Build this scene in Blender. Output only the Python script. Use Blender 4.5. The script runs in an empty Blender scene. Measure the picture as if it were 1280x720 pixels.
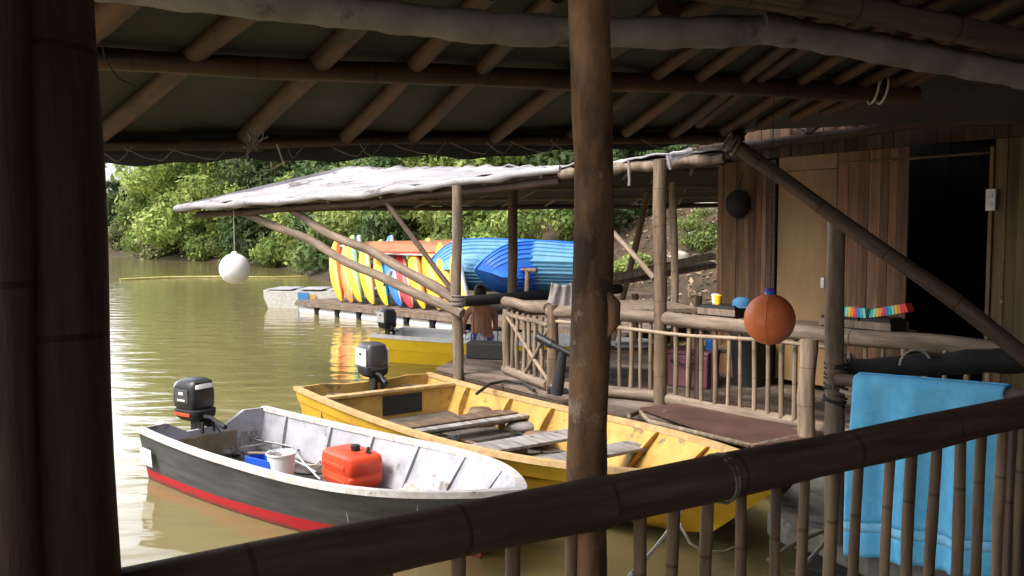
import bpy, math, random
import numpy as np
from mathutils import Vector, Matrix, Euler, noise
R=math.radians; PI=math.pi
rnd=random.Random(7)
scene=bpy.context.scene
COL=scene.collection

# ------------------------------------------------------------------ camera, sky, sun, exposure
EYE=2.2; PITCH=R(3.64); FPX=1100.0
cam=bpy.data.cameras.new("camera"); camo=bpy.data.objects.new("camera",cam); COL.objects.link(camo)
camo.location=(0,0,EYE); camo.rotation_euler=(PI/2-PITCH,0,0)
cam.sensor_width=36; cam.lens=FPX/1280*36; cam.clip_start=.05; cam.clip_end=1000
scene.camera=camo
world=bpy.data.worlds.new("World"); scene.world=world; world.use_nodes=True
wn=world.node_tree; wn.nodes.clear()
sky=wn.nodes.new('ShaderNodeTexSky'); sky.sky_type='NISHITA'; sky.sun_disc=False
SUN_EL,SUN_AZ=R(50),R(-122)          # azimuth from +Y, negative to the left
sky.sun_elevation=SUN_EL; sky.sun_rotation=SUN_AZ; sky.air_density=1.0; sky.dust_density=6.0; sky.ozone_density=.6
hs=wn.nodes.new('ShaderNodeHueSaturation'); hs.inputs['Saturation'].default_value=.35; hs.inputs['Value'].default_value=1.0
bg=wn.nodes.new('ShaderNodeBackground'); bg.inputs[1].default_value=.15
wo=wn.nodes.new('ShaderNodeOutputWorld')
wn.links.new(sky.outputs[0],hs.inputs['Color']); # glow added low in the left sky, for water glare and lit post edges
tcw=wn.nodes.new('ShaderNodeTexCoord'); dot=wn.nodes.new('ShaderNodeVectorMath'); dot.operation='DOT_PRODUCT'
_a,_e=R(-42),R(13); dot.inputs[1].default_value=(math.sin(_a)*math.cos(_e),math.cos(_a)*math.cos(_e),math.sin(_e))
wn.links.new(tcw.outputs['Generated'],dot.inputs[0])
cm=wn.nodes.new('ShaderNodeMapRange'); cm.interpolation_type='SMOOTHSTEP'; cm.inputs[1].default_value=math.cos(R(26)); cm.inputs[2].default_value=math.cos(R(10)); cm.inputs[3].default_value=0; cm.inputs[4].default_value=1
wn.links.new(dot.outputs['Value'],cm.inputs[0])
cn=wn.nodes.new('ShaderNodeTexNoise'); cn.inputs['Scale'].default_value=3.5; cn.inputs['Detail'].default_value=5; wn.links.new(tcw.outputs['Generated'],cn.inputs[0])
cr_=wn.nodes.new('ShaderNodeMapRange'); cr_.inputs[1].default_value=.3; cr_.inputs[2].default_value=.7; cr_.inputs[3].default_value=.75; cr_.inputs[4].default_value=1.25; wn.links.new(cn.outputs[0],cr_.inputs[0])
cmu=wn.nodes.new('ShaderNodeMath'); cmu.operation='MULTIPLY_ADD'; cmu.inputs[1].default_value=4.0; wn.links.new(cm.outputs[0],cmu.inputs[0]); wn.links.new(cr_.outputs[0],cmu.inputs[2])
csc=wn.nodes.new('ShaderNodeVectorMath'); csc.operation='SCALE'; wn.links.new(hs.outputs[0],csc.inputs[0]); wn.links.new(cmu.outputs[0],csc.inputs['Scale'])
wn.links.new(csc.outputs[0],bg.inputs[0]); wn.links.new(bg.outputs[0],wo.inputs[0])
sl=bpy.data.lights.new("sun",'SUN'); sl.energy=1.2; sl.angle=R(12); sl.color=(1,.95,.87)
so=bpy.data.objects.new("sun",sl); COL.objects.link(so)
sd=Vector((math.sin(SUN_AZ)*math.cos(SUN_EL),math.cos(SUN_AZ)*math.cos(SUN_EL),math.sin(SUN_EL)))
so.rotation_euler=sd.to_track_quat('Z','Y').to_euler(); so.location=(-20,8,30)
vs=scene.view_settings; vs.view_transform='Standard'; vs.look='None'; vs.gamma=1; vs.use_curve_mapping=False
vs.exposure=1.05
scene.cycles.max_bounces=8; scene.cycles.diffuse_bounces=5

# ------------------------------------------------------------------ picture <-> place
def ray(px,py):
    u=(px-640)/FPX; v=(360-py)/FPX
    c,s=math.cos(PITCH),math.sin(PITCH)
    return Vector((u, c+v*s, -s+v*c))
def P(px,py,Y):
    d=ray(px,py); return Vector((0,0,EYE))+d*(Y/d.y)
def G(px,py,Z):
    d=ray(px,py); return Vector((0,0,EYE))+d*((Z-EYE)/d.z)

# ------------------------------------------------------------------ materials
MATS={}
def nt(name):
    m=bpy.data.materials.new(name); m.use_nodes=True; t=m.node_tree
    return m,t,t.nodes['Principled BSDF'],t.nodes,t.links
def noisy(name,c1,c2,scale=(6,6,6),rough=.7,bump=.3,detail=5,rand=.25,spots=None,spec=.3,rings=0,tile=0,metal=0,vcol=False,bscale=None,contrast=(.35,.65)):
    """two-tone procedural material with grain, wear, per-object variation; rings = bamboo nodes every <rings> m along local z"""
    if name in MATS: return MATS[name]
    m,t,b,N,Lk=nt(name)
    tc=N.new('ShaderNodeTexCoord'); mp=N.new('ShaderNodeMapping'); mp.inputs['Scale'].default_value=scale
    Lk.new(tc.outputs['Object'],mp.inputs[0])
    oi=N.new('ShaderNodeObjectInfo')
    sc=N.new('ShaderNodeVectorMath'); sc.operation='ADD'
    ml=N.new('ShaderNodeMath'); ml.operation='MULTIPLY'; ml.inputs[1].default_value=37.
    Lk.new(oi.outputs['Random'],ml.inputs[0]); Lk.new(mp.outputs[0],sc.inputs[0]); Lk.new(ml.outputs[0],sc.inputs[1])
    nz=N.new('ShaderNodeTexNoise'); nz.inputs['Scale'].default_value=1; nz.inputs['Detail'].default_value=detail; nz.inputs['Roughness'].default_value=.62
    Lk.new(sc.outputs[0],nz.inputs[0])
    mr=N.new('ShaderNodeMapRange'); mr.inputs[1].default_value=contrast[0]; mr.inputs[2].default_value=contrast[1]
    Lk.new(nz.outputs[0],mr.inputs[0])
    mx=N.new('ShaderNodeMix'); mx.data_type='RGBA'; mx.inputs[6].default_value=(*c1,1); mx.inputs[7].default_value=(*c2,1)
    Lk.new(mr.outputs[0],mx.inputs[0]); col=mx.outputs[2]
    if spots:
        n2=N.new('ShaderNodeTexNoise'); n2.inputs['Scale'].default_value=spots[1]; n2.inputs['Detail'].default_value=6; n2.inputs['Roughness'].default_value=.7
        Lk.new(tc.outputs['Object'],n2.inputs[0])
        r2=N.new('ShaderNodeMapRange'); r2.inputs[1].default_value=spots[2]; r2.inputs[2].default_value=spots[2]+.08; Lk.new(n2.outputs[0],r2.inputs[0])
        m2=N.new('ShaderNodeMix'); m2.data_type='RGBA'; m2.inputs[7].default_value=(*spots[0],1)
        Lk.new(r2.outputs[0],m2.inputs[0]); Lk.new(col,m2.inputs[6]); col=m2.outputs[2]
    if rings:
        sx=N.new('ShaderNodeSeparateXYZ'); Lk.new(tc.outputs['Object'],sx.inputs[0])
        dv=N.new('ShaderNodeMath'); dv.operation='DIVIDE'; dv.inputs[1].default_value=rings; Lk.new(sx.outputs[2],dv.inputs[0])
        fr=N.new('ShaderNodeMath'); fr.operation='FRACT'; Lk.new(dv.outputs[0],fr.inputs[0])
        cp=N.new('ShaderNodeMath'); cp.operation='LESS_THAN'; cp.inputs[1].default_value=.025; Lk.new(fr.outputs[0],cp.inputs[0])
        m3=N.new('ShaderNodeMix'); m3.data_type='RGBA'; m3.blend_type='MULTIPLY'; m3.inputs[7].default_value=(.6,.55,.5,1)
        Lk.new(cp.outputs[0],m3.inputs[0]); Lk.new(col,m3.inputs[6]); col=m3.outputs[2]
    if vcol:
        at=N.new('ShaderNodeAttribute'); at.attribute_name='tone'
        m5=N.new('ShaderNodeMix'); m5.data_type='RGBA'; m5.blend_type='MULTIPLY'; m5.inputs[0].default_value=1
        Lk.new(col,m5.inputs[6]); Lk.new(at.outputs['Color'],m5.inputs[7]); col=m5.outputs[2]
    h=N.new('ShaderNodeHueSaturation')
    r3=N.new('ShaderNodeMapRange'); r3.inputs[3].default_value=1-rand; r3.inputs[4].default_value=1+rand*.6
    Lk.new(oi.outputs['Random'],r3.inputs[0]); Lk.new(r3.outputs[0],h.inputs['Value']); Lk.new(col,h.inputs['Color'])
    Lk.new(h.outputs[0],b.inputs['Base Color'])
    b.inputs['Roughness'].default_value=rough; b.inputs['Specular IOR Level'].default_value=spec; b.inputs['Metallic'].default_value=metal
    if bump:
        bp=N.new('ShaderNodeBump'); bp.inputs['Strength'].default_value=bump; bp.inputs['Distance'].default_value=.01
        Lk.new(nz.outputs[0],bp.inputs['Height']); Lk.new(bp.outputs[0],b.inputs['Normal'])
    MATS[name]=m; return m
def paint(name,c,rough=.45,dirt=.35,scale=9,dc=None,bump=.15,spec=.4):
    d=dc or tuple(x*(1-dirt) for x in c)
    return noisy(name,c,d,(scale,scale,scale),rough,bump,6,0.04,None,spec,contrast=(.5,.8))

M_bam_dark=noisy('old_dark_bamboo',(.12,.078,.06),(.055,.038,.031),(30,30,2.5),.7,.4,5,.2,None,.2,rings=.43)
M_bam=noisy('weathered_bamboo',(.25,.17,.105),(.10,.065,.042),(25,25,2),.6,.4,5,.3,((.07,.05,.04),11,.6),.35,rings=.37)
M_bam_pale=noisy('pale_dry_bamboo',(.31,.235,.16),(.15,.11,.075),(30,30,2),.6,.4,5,.25,((.12,.09,.06),14,.62),.3,rings=.31)
M_post=noisy('mottled_trunk_bark',(.32,.18,.095),(.06,.036,.022),(11,11,4),.75,.9,6,.1,((.36,.28,.20),9,.6),.3)
M_log=noisy('peeled_grey_log',(.28,.215,.16),(.12,.088,.064),(16,16,2.2),.8,.6,6,.15,((.14,.1,.07),9,.6))
M_rafter=noisy('brown_rafter_bamboo',(.105,.046,.02),(.026,.015,.009),(9,9,1.6),.6,.4,5,.35,((.06,.04,.03),7,.58),.35,rings=.5)
M_tarp_dark=noisy('dark_green_tarpaulin',(.045,.048,.038),(.028,.030,.025),(2.2,2.2,2.2),.8,.8,6,.05,((.042,.04,.034),1.3,.6))
M_wrap=noisy('grey_cloth_wrap',(.26,.235,.225),(.16,.145,.14),(5,5,5),.8,.8,7,.1,((.09,.075,.07),4,.6))
M_wrap_light=noisy('white_roof_cloth',(.42,.405,.43),(.25,.24,.255),(1.5,5,3),.8,1.0,8,.05,((.12,.105,.095),2.3,.57))
M_thatch=noisy('brown_roof_underside',(.075,.052,.04),(.035,.026,.02),(3,14,14),.9,.5,5,.1)
M_rope=noisy('cream_rope',(.55,.52,.46),(.35,.32,.27),(40,40,40),.9,.3,4,.1)
M_rope_dk=noisy('grey_twine',(.26,.23,.20),(.14,.12,.10),(40,40,40),.9,.3,4,.1)
M_plank=noisy('red_brown_boards',(.25,.135,.075),(.115,.065,.042),(14,14,1.3),.75,.4,6,.0,((.34,.22,.13),5,.66),.3,vcol=True)
M_plank_ol=noisy('ochre_boards',(.22,.15,.07),(.11,.075,.04),(14,14,1.3),.75,.4,6,.0,((.36,.3,.17),6,.64),.3,vcol=True)
M_ply=noisy('plywood_door',(.33,.215,.10),(.22,.13,.065),(2.2,2.2,.8),.6,.1,5,.0)
M_deckb=noisy('worn_deck_boards',(.20,.15,.12),(.09,.066,.052),(3,3,12),.85,.4,6,.0,((.4,.34,.3),2.5,.62),vcol=True)
M_redfloor=noisy('red_brown_floor_sheet',(.10,.05,.038),(.055,.03,.026),(3,3,3),.55,.1,5,.0,((.28,.22,.18),3,.64))
M_conc=noisy('mossy_concrete',(.20,.19,.165),(.11,.105,.09),(5,5,5),.95,.8,7,.0,((.06,.06,.05),4,.58))
M_black=paint('black_plastic',(.018,.018,.02),.35,.3)
M_rub=paint('dull_black_rubber',(.02,.02,.021),.75,.3)
M_dgrey=paint('dark_grey_metal',(.06,.06,.065),.4,.3)
M_white=paint('white_paint',(.74,.74,.74),.4,.3)
M_wgel=noisy('scuffed_white_interior',(.42,.42,.46),(.28,.28,.31),(4,4,4),.6,.3,7,.0,((.17,.145,.12),3.2,.58))
M_wrim=noisy('chipped_white_rim',(.60,.59,.57),(.42,.40,.37),(14,14,14),.55,.3,6,.0,((.16,.13,.11),9,.6))
M_yel=noisy('sunworn_yellow_paint',(.52,.325,.085),(.36,.215,.055),(4,4,4),.6,.3,7,.0,((.16,.11,.06),3.6,.57))
M_yel2=noisy('bright_yellow_paint',(.68,.41,.03),(.55,.31,.025),(3,3,3),.5,.2,6,.0,((.33,.21,.07),5,.66))
M_yrim=noisy('faded_yellow_rim',(.55,.38,.18),(.38,.245,.11),(10,10,10),.6,.3,6,.0,((.4,.28,.16),7,.64))
M_bilge=noisy('dirty_boat_floor',(.15,.125,.105),(.06,.05,.042),(5,5,5),.7,.5,7,.0,((.05,.04,.035),3,.6))
M_thwart=noisy('worn_grey_thwart',(.34,.32,.31),(.14,.12,.11),(3,16,16),.7,.5,6,.2,((.08,.06,.05),5,.58))
M_thwart_b=noisy('brown_thwart',(.23,.15,.10),(.10,.065,.045),(3,16,16),.7,.5,6,.2)
M_redp=noisy('red_plastic',(.72,.085,.03),(.56,.05,.02),(5,5,5),.42,.1,5,.0,((.75,.3,.15),22,.72))
M_blue=paint('blue_plastic',(.02,.10,.55),.4,.2)
M_orange=noisy('faded_orange_buoy',(.85,.24,.09),(.66,.15,.055),(7,7,7),.5,.2,6,.0,((.15,.05,.04),4,.63))
M_wbuoy=noisy('grubby_white_buoy',(.82,.82,.82),(.70,.69,.68),(8,8,8),.6,.3,6,.0,((.32,.3,.3),9,.64))
M_skin=noisy('tanned_skin',(.42,.20,.13),(.33,.15,.095),(6,6,6),.55,.05,4,.0)
M_hair=paint('dark_hair',(.012,.009,.008),.6,.3)
M_cloth_w=noisy('white_blue_shorts',(.7,.7,.72),(.05,.09,.3),(9,9,3),.9,.1,3,.0,contrast=(.48,.52))
M_towel=noisy('sky_blue_towel',(.15,.50,.80),(.10,.42,.73),(14,14,14),.95,.5,6,.0)
M_towel_band=noisy('pale_towel_band',(.25,.60,.88),(.2,.52,.82),(60,60,60),.95,.5,6,.0)
M_ground=noisy('leaf_litter_soil',(.075,.05,.03),(.028,.024,.013),(2.6,2.6,2.6),.95,.9,8,.0,((.20,.15,.10),3.5,.62))
M_metal=noisy('bare_metal',(.5,.5,.5),(.35,.35,.35),(8,8,8),.35,.1,4,.0,metal=1)
M_boom=noisy('yellow_float_line',(.45,.40,.15),(.32,.28,.09),(3,3,3),.6,.1,3,0)
M_trunk=noisy('tree_bark',(.16,.12,.085),(.07,.055,.04),(8,8,2),.9,.6,6,.2)
M_shade_boards=noisy('shade_dark_boards',(.03,.024,.02),(.014,.012,.011),(14,14,1.3),.85,.3,5,.0,vcol=True)  # room shade put into the board colour, so the doorway looks black
def leafmat(name,c1,c2,sc=.45):
    m,t,b,N,Lk=nt(name)
    tc=N.new('ShaderNodeTexCoord'); geo=N.new('ShaderNodeNewGeometry')
    n1=N.new('ShaderNodeTexNoise'); n1.inputs['Scale'].default_value=sc; n1.inputs['Detail'].default_value=4
    Lk.new(geo.outputs['Position'],n1.inputs[0])
    mr=N.new('ShaderNodeMapRange'); mr.inputs[1].default_value=.38; mr.inputs[2].default_value=.64; Lk.new(n1.outputs[0],mr.inputs[0])
    mx=N.new('ShaderNodeMix'); mx.data_type='RGBA'; mx.inputs[6].default_value=(*c1,1); mx.inputs[7].default_value=(*c2,1); Lk.new(mr.outputs[0],mx.inputs[0])
    ra=N.new('ShaderNodeMapRange'); ra.inputs[3].default_value=.6; ra.inputs[4].default_value=1.45
    Lk.new(geo.outputs['Random Per Island'],ra.inputs[0])
    oi=N.new('ShaderNodeObjectInfo'); rb=N.new('ShaderNodeMapRange'); rb.inputs[3].default_value=.7; rb.inputs[4].default_value=1.25; Lk.new(oi.outputs['Random'],rb.inputs[0])
    mu=N.new('ShaderNodeMath'); mu.operation='MULTIPLY'; Lk.new(ra.outputs[0],mu.inputs[0]); Lk.new(rb.outputs[0],mu.inputs[1])
    h=N.new('ShaderNodeHueSaturation'); Lk.new(mu.outputs[0],h.inputs['Value']); Lk.new(mx.outputs[2],h.inputs['Color'])
    Lk.new(h.outputs[0],b.inputs['Base Color']); b.inputs['Roughness'].default_value=.7; b.inputs['Specular IOR Level'].default_value=.2
    tr=N.new('ShaderNodeBsdfTranslucent'); Lk.new(h.outputs[0],tr.inputs[0])
    ms=N.new('ShaderNodeMixShader'); ms.inputs[0].default_value=.35
    out=N['Material Output']; Lk.new(b.outputs[0],ms.inputs[1]); Lk.new(tr.outputs[0],ms.inputs[2]); Lk.new(ms.outputs[0],out.inputs[0])
    return m
M_leaf_y=leafmat('yellow_green_leaves',(.16,.23,.055),(.34,.40,.12))
M_leaf_g=leafmat('mid_green_leaves',(.12,.18,.045),(.28,.34,.10))
M_leaf_d=leafmat('dark_green_leaves',(.05,.09,.035),(.13,.18,.065))
M_leaf_p=leafmat('pale_green_leaves',(.18,.22,.09),(.36,.38,.18))

# ------------------------------------------------------------------ mesh helpers
class MB:
    def __init__(s): s.v=[]; s.f=[]; s.t=[]; s.tone=(1,1,1)
    def add(s,vs,fs):
        o=len(s.v); s.v+= [tuple(v) for v in vs]; s.f+=[tuple(i+o for i in f) for f in fs]; s.t+=[s.tone]*len(fs); return s
    def box(s,c,d,rot=None,taper=1.0):
        c=Vector(c); hx,hy,hz=d[0]/2,d[1]/2,d[2]/2; M=rot if rot is not None else Matrix.Identity(3)
        vs=[]
        for z in(-1,1):
            k=taper if z>0 else 1
            for x,y in((-1,-1),(1,-1),(1,1),(-1,1)): vs.append(c+M@Vector((x*hx*k,y*hy*k,z*hz)))
        return s.add(vs,[(3,2,1,0),(4,5,6,7),(0,1,5,4),(1,2,6,5),(2,3,7,6),(3,0,4,7)])
    def prism(s,pts,z0,z1):
        n=len(pts); vs=[(p[0],p[1],z0) for p in pts]+[(p[0],p[1],z1) for p in pts]
        return s.add(vs,[tuple(range(n))[::-1],tuple(range(n,2*n))]+[(i,(i+1)%n,n+(i+1)%n,n+i) for i in range(n)])
    def tube(s,pts,rad,n=10,cap=True,closed=False):
        pts=[Vector(p) for p in pts]; m=len(pts)
        if not hasattr(rad,'__len__'): rad=[rad]*m
        vs=[]; up=None
        for i,p in enumerate(pts):
            a=pts[max(i-1,0)] if not closed else pts[(i-1)%m]; b=pts[min(i+1,m-1)] if not closed else pts[(i+1)%m]
            t=(b-a).normalized()
            if up is None: up=Vector((0,0,1)) if abs(t.z)<.9 else Vector((1,0,0))
            x=(up-t*up.dot(t)).normalized(); up=x; y=t.cross(x)
            for k in range(n):
                an=2*PI*k/n; vs.append(p+(x*math.cos(an)+y*math.sin(an))*rad[i])
        fs=[]
        for i in range(m-1 if not closed else m):
            j=(i+1)%m
            for k in range(n): fs.append((i*n+k,i*n+(k+1)%n,j*n+(k+1)%n,j*n+k))
        if cap and not closed: fs+= [tuple(range(n))[::-1],tuple(range((m-1)*n,m*n))]
        return s.add(vs,fs)
    def loft(s,rings,cap=True,closed=True):
        n=len(rings[0]); vs=[p for r in rings for p in r]; fs=[]
        for i in range(len(rings)-1):
            for k in range(n if closed else n-1): fs.append((i*n+k,i*n+(k+1)%n,(i+1)*n+(k+1)%n,(i+1)*n+k))
        if cap and closed: fs+=[tuple(range(n))[::-1],tuple(range((len(rings)-1)*n,len(rings)*n))]
        return s.add(vs,fs)
    def lathe(s,prof,n=20,c=(0,0,0)):
        rings=[[(c[0]+r*math.cos(2*PI*k/n),c[1]+r*math.sin(2*PI*k/n),c[2]+z) for k in range(n)] for r,z in prof]
        return s.loft(rings)
    def quad(s,a,b,c,d): return s.add([a,b,c,d],[(0,1,2,3)])
    def slab(s,a,b,c,d,t):
        a,b,c,d=map(Vector,(a,b,c,d)); n=(b-a).cross(d-a).normalized()*t
        return s.add([a,b,c,d,a+n,b+n,c+n,d+n],[(3,2,1,0),(4,5,6,7),(0,1,5,4),(1,2,6,5),(2,3,7,6),(3,0,4,7)])
    def mesh(s,name,smooth=False):
        me=bpy.data.meshes.new(name); me.from_pydata(s.v,[],s.f)
        if any(t!=(1,1,1) for t in s.t):
            a=me.color_attributes.new('tone','FLOAT_COLOR','CORNER'); buf=[]
            for f,t in zip(s.f,s.t): buf+= [*t,1]*len(f)
            a.data.foreach_set('color',buf)
        else:
            a=me.color_attributes.new('tone','FLOAT_COLOR','CORNER'); a.data.foreach_set('color',[1.0]*4*sum(len(f) for f in s.f))
        me.update()
        if smooth:
            me.polygons.foreach_set('use_smooth',[True]*len(me.polygons))
            try: me.set_sharp_from_angle(angle=R(smooth if smooth>1 else 40))
            except Exception: pass
        return me
def tag(o,label=None,cat=None,group=None,kind=None):
    if label: o['label']=label
    if cat: o['category']=cat
    if group: o['group']=group
    if kind: o['kind']=kind
    return o
def empty(name,loc,rz=0,rx=0,ry=0):
    o=bpy.data.objects.new(name,None); COL.objects.link(o); o.location=loc; o.rotation_euler=(rx,ry,rz); o.empty_display_size=.1; return o
def put(name,mb,mat,parent=None,smooth=False,world=True,bevel=0,sub=0,me=None):
    """link one mesh object; world coordinates are re-based on an unrotated parent (also on a part under a thing)"""
    me=me or mb.mesh(name,smooth)
    o=bpy.data.objects.new(name,me); COL.objects.link(o)
    if not me.materials: me.materials.append(mat)
    if parent is not None:
        o.parent=parent
        if world:
            q=parent; off=Vector((0,0,0))
            while q is not None: off+=Vector(q.location); q=q.parent
            o.location=-off
    if bevel:
        b=o.modifiers.new('bevel','BEVEL'); b.width=bevel; b.segments=2; b.limit_method='ANGLE'
    if sub:
        b=o.modifiers.new('sub','SUBSURF'); b.levels=sub; b.render_levels=sub
    return o
def copy_tree(o,parent=None):
    c=o.copy(); COL.objects.link(c); c.parent=parent
    for ch in list(o.children): copy_tree(ch,c)
    return c
def pole(name,p0,p1,r0,mat,parent=None,r1=None,wob=.012,nodes=.37,n=12,world=True,sag=0,seed=None,knob=.06):
    """a bamboo or log pole: own local z runs along the grain"""
    p0=Vector(p0); p1=Vector(p1); d=p1-p0; L=d.length; r1=r1 or r0
    rr=random.Random(seed if seed is not None else rnd.random())
    k=max(6,int(L/.09)); k=min(k,90); pts=[]; rad=[]
    ph=[rr.uniform(0,6) for _ in range(4)]
    down=(d.to_track_quat('Z','Y').to_matrix().inverted()@Vector((0,0,-1)))
    for i in range(k+1):
        t=i/k; z=t*L; w=wob*math.sin(PI*t)
        p=Vector((w*math.sin(z*2.1+ph[0])+w*.5*math.sin(z*5+ph[1]),w*math.cos(z*1.7+ph[2])+w*.5*math.sin(z*4.1+ph[3]),z))
        p+=Vector((down.x,down.y,0))*sag*4*t*(1-t)
        r=r0+(r1-r0)*t
        if nodes:
            f=(z/nodes)%1; f=min(f,1-f)*nodes
            r*=1+knob*math.exp(-(f/.02)**2)
        r*=1+.03*math.sin(z*9+ph[1])
        pts.append(p); rad.append(r)
    mb=MB(); mb.tube(pts,rad,n)
    me=mb.mesh(name,60); o=bpy.data.objects.new(name,me); COL.objects.link(o); me.materials.append(mat)
    off=Vector((0,0,0))
    if parent is not None:
        o.parent=parent
        if world:
            q=parent
            while q is not None: off+=Vector(q.location); q=q.parent
    o.rotation_mode='QUATERNION'; o.rotation_quaternion=d.to_track_quat('Z','Y'); o.location=p0-off
    return o
def lash(name,c,axis,r,mat,parent,turns=5,w=.006,world=True,spread=.05):
    """cord wound round a pole"""
    c=Vector(c); a=Vector(axis).normalized(); x=a.orthogonal().normalized(); y=a.cross(x); pts=[]
    for i in range(turns*14+1):
        t=i/14; an=2*PI*t; q=(i/(turns*14)-.5)*spread+.012*math.sin(an*.5+t)
        pts.append(c+a*q+(x*math.cos(an)+y*math.sin(an))*(r+w*.6))
    mb=MB(); mb.tube(pts,w,5); return put(name,mb,mat,parent,True,world)
def cord(mb,a,b,sag,r=.004,n=14,wig=.0):
    a=Vector(a); b=Vector(b); pts=[]
    for i in range(n+1):
        t=i/n; p=a.lerp(b,t); p.z-=sag*4*t*(1-t)
        if wig: p+=Vector((rnd.uniform(-wig,wig),rnd.uniform(-wig,wig),rnd.uniform(-wig,wig)))
        pts.append(p)
    mb.tube(pts,r,5)
def boards(a,b,z0,z1,w,gap=.004,th=.022,seed=1,ztop=None,tones=(.65,1.25)):
    """vertical boards standing along the line a-b"""
    rr=random.Random(seed); a=Vector((a[0],a[1],0)); b=Vector((b[0],b[1],0)); d=b-a; L=d.length; u=d.normalized(); nrm=Vector((u.y,-u.x,0))
    mb=MB(); x=0
    M=Matrix((( u.x,nrm.x,0),(u.y,nrm.y,0),(0,0,1)))
    while x<L-.005:
        ww=min(w*rr.uniform(.8,1.2),L-x)
        if L-x-ww<.03: ww=L-x
        zt=z1 if ztop is None else z1+(ztop-z1)*((x+ww/2)/L)
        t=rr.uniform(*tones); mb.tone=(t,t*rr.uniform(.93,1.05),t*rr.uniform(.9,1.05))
        c=a+u*(x+ww/2)+nrm*rr.uniform(-.006,.006); mb.box((c.x,c.y,(z0+zt)/2),(ww-gap,th,zt-z0),M)
        x+=ww
    return mb
def deck_boards(poly,z,w,ang,seed=1,th=.03):
    """floor planks clipped to a convex polygon (plan), one mesh"""
    rr=random.Random(seed); mb=MB(); c,s=math.cos(ang),math.sin(ang)
    q=[(p[0]*c+p[1]*s,-p[0]*s+p[1]*c) for p in poly]; ys=[p[1] for p in q]; y=min(ys)
    while y<max(ys):
        ww=w*rr.uniform(.85,1.15); y2=y+ww-.008
        def clip(pl,sgn,lim):
            out=[]
            for i in range(len(pl)):
                A,B=pl[i],pl[(i+1)%len(pl)]; ia=sgn*(A[1]-lim)>=0; ib=sgn*(B[1]-lim)>=0
                if ia: out.append(A)
                if ia!=ib: t=(lim-A[1])/(B[1]-A[1]); out.append((A[0]+t*(B[0]-A[0]),lim))
            return out
        pl=clip(clip(q,1,y),-1,y2) if True else q
        if len(pl)>=3:
            t=rr.uniform(.65,1.2); mb.tone=(t,t,t); dz=rr.uniform(-.003,.003)
            mb.prism([(x*c-yy*s,x*s+yy*c) for x,yy in pl],z-th+dz,z+dz)
        y+=ww
    return mb

# ------------------------------------------------------------------ water and banks
def water_mat():
    m,t,b,N,Lk=nt('murky_river_water')
    geo=N.new('ShaderNodeNewGeometry'); n0=N.new('ShaderNodeTexNoise'); n0.inputs['Scale'].default_value=.12; n0.inputs['Detail'].default_value=3
    Lk.new(geo.outputs['Position'],n0.inputs[0])
    mx=N.new('ShaderNodeMix'); mx.data_type='RGBA'; mx.inputs[6].default_value=(.165,.136,.06,1); mx.inputs[7].default_value=(.20,.165,.076,1); Lk.new(n0.outputs[0],mx.inputs[0])
    Lk.new(mx.outputs[2],b.inputs['Base Color']); b.inputs['Roughness'].default_value=.06; b.inputs['IOR'].default_value=1.33
    mp=N.new('ShaderNodeMapping'); mp.inputs['Scale'].default_value=(1.1,2.6,1); mp.inputs['Rotation'].default_value=(0,0,R(12)); Lk.new(geo.outputs['Position'],mp.inputs[0])
    n1=N.new('ShaderNodeTexNoise'); n1.inputs['Scale'].default_value=1.0; n1.inputs['Detail'].default_value=3; n1.inputs['Roughness'].default_value=.4; Lk.new(mp.outputs[0],n1.inputs[0])
    bp=N.new('ShaderNodeBump'); bp.inputs['Strength'].default_value=.5; bp.inputs['Distance'].default_value=.048
    Lk.new(n1.outputs[0],bp.inputs['Height']); Lk.new(bp.outputs[0],b.inputs['Normal'])
    return m
mb=MB(); mb.quad((-400,-60,0),(150,-60,0),(150,400,0),(-400,400,0))
tag(put('water',mb,water_mat()),'murky olive river water with small ripples',kind='structure')

SHORE=[(-400,150),(-150,130),(-70,108),(-38,84),(-30,72),(-20,64),(-13,52),(-9.5,42),(-5,33),(-1,28),(2,22.5),(3.4,19),(5.5,16.5),(8,13),(9.5,8),(10,0),(11,-40)]
LAND=SHORE+[(150,-40),(150,400),(-400,400)]
def shore_d(x,y):
    best=1e9
    for (x0,y0),(x1,y1) in zip(SHORE[:-1],SHORE[1:]):
        dx,dy=x1-x0,y1-y0; t=max(0,min(1,((x-x0)*dx+(y-y0)*dy)/(dx*dx+dy*dy))); best=min(best,math.hypot(x-x0-t*dx,y-y0-t*dy))
    ins=False; n=len(LAND)
    for i in range(n):
        (ax,ay),(bx,by)=LAND[i],LAND[(i+1)%n]
        if (ay>y)!=(by>y) and x<(bx-ax)*(y-ay)/(by-ay)+ax: ins=not ins
    return best if ins else -best
def land_z(x,y):
    d=shore_d(x,y)
    if d<0: return max(-1.5,d*.4)
    k=.38 if y>40 else .38+.5*min(1,(40-y)/14)
    hz_=(d*k if d<12 else 12*k+(d-12)*.12)
    if x<-30: hz_=min(hz_,max(.6,hz_*max(0,1+(x+30)/12)))
    return .05+hz_+.35*noise.noise(Vector((x*.35,y*.35,0)))*min(1,d)
xs=sorted(set([-400,-300,-220,-160,-120,-90]+[-70+i*2.5 for i in range(23)]+[-12+i*.8 for i in range(35)]+[18,21,25,30,38,50,70,100,150]))
ys=sorted(set([-40,-20,-8,0]+[4+i*.8 for i in range(48)]+[43+i*2.5 for i in range(28)]+[120,135,150,180,220,300,400]))
mb=MB(); vs_=[(x,y,land_z(x,y)) for y in ys for x in xs]; nx=len(xs)
mb.add(vs_,[(j*nx+i,j*nx+i+1,(j+1)*nx+i+1,(j+1)*nx+i) for j in range(len(ys)-1) for i in range(nx-1)])
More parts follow.
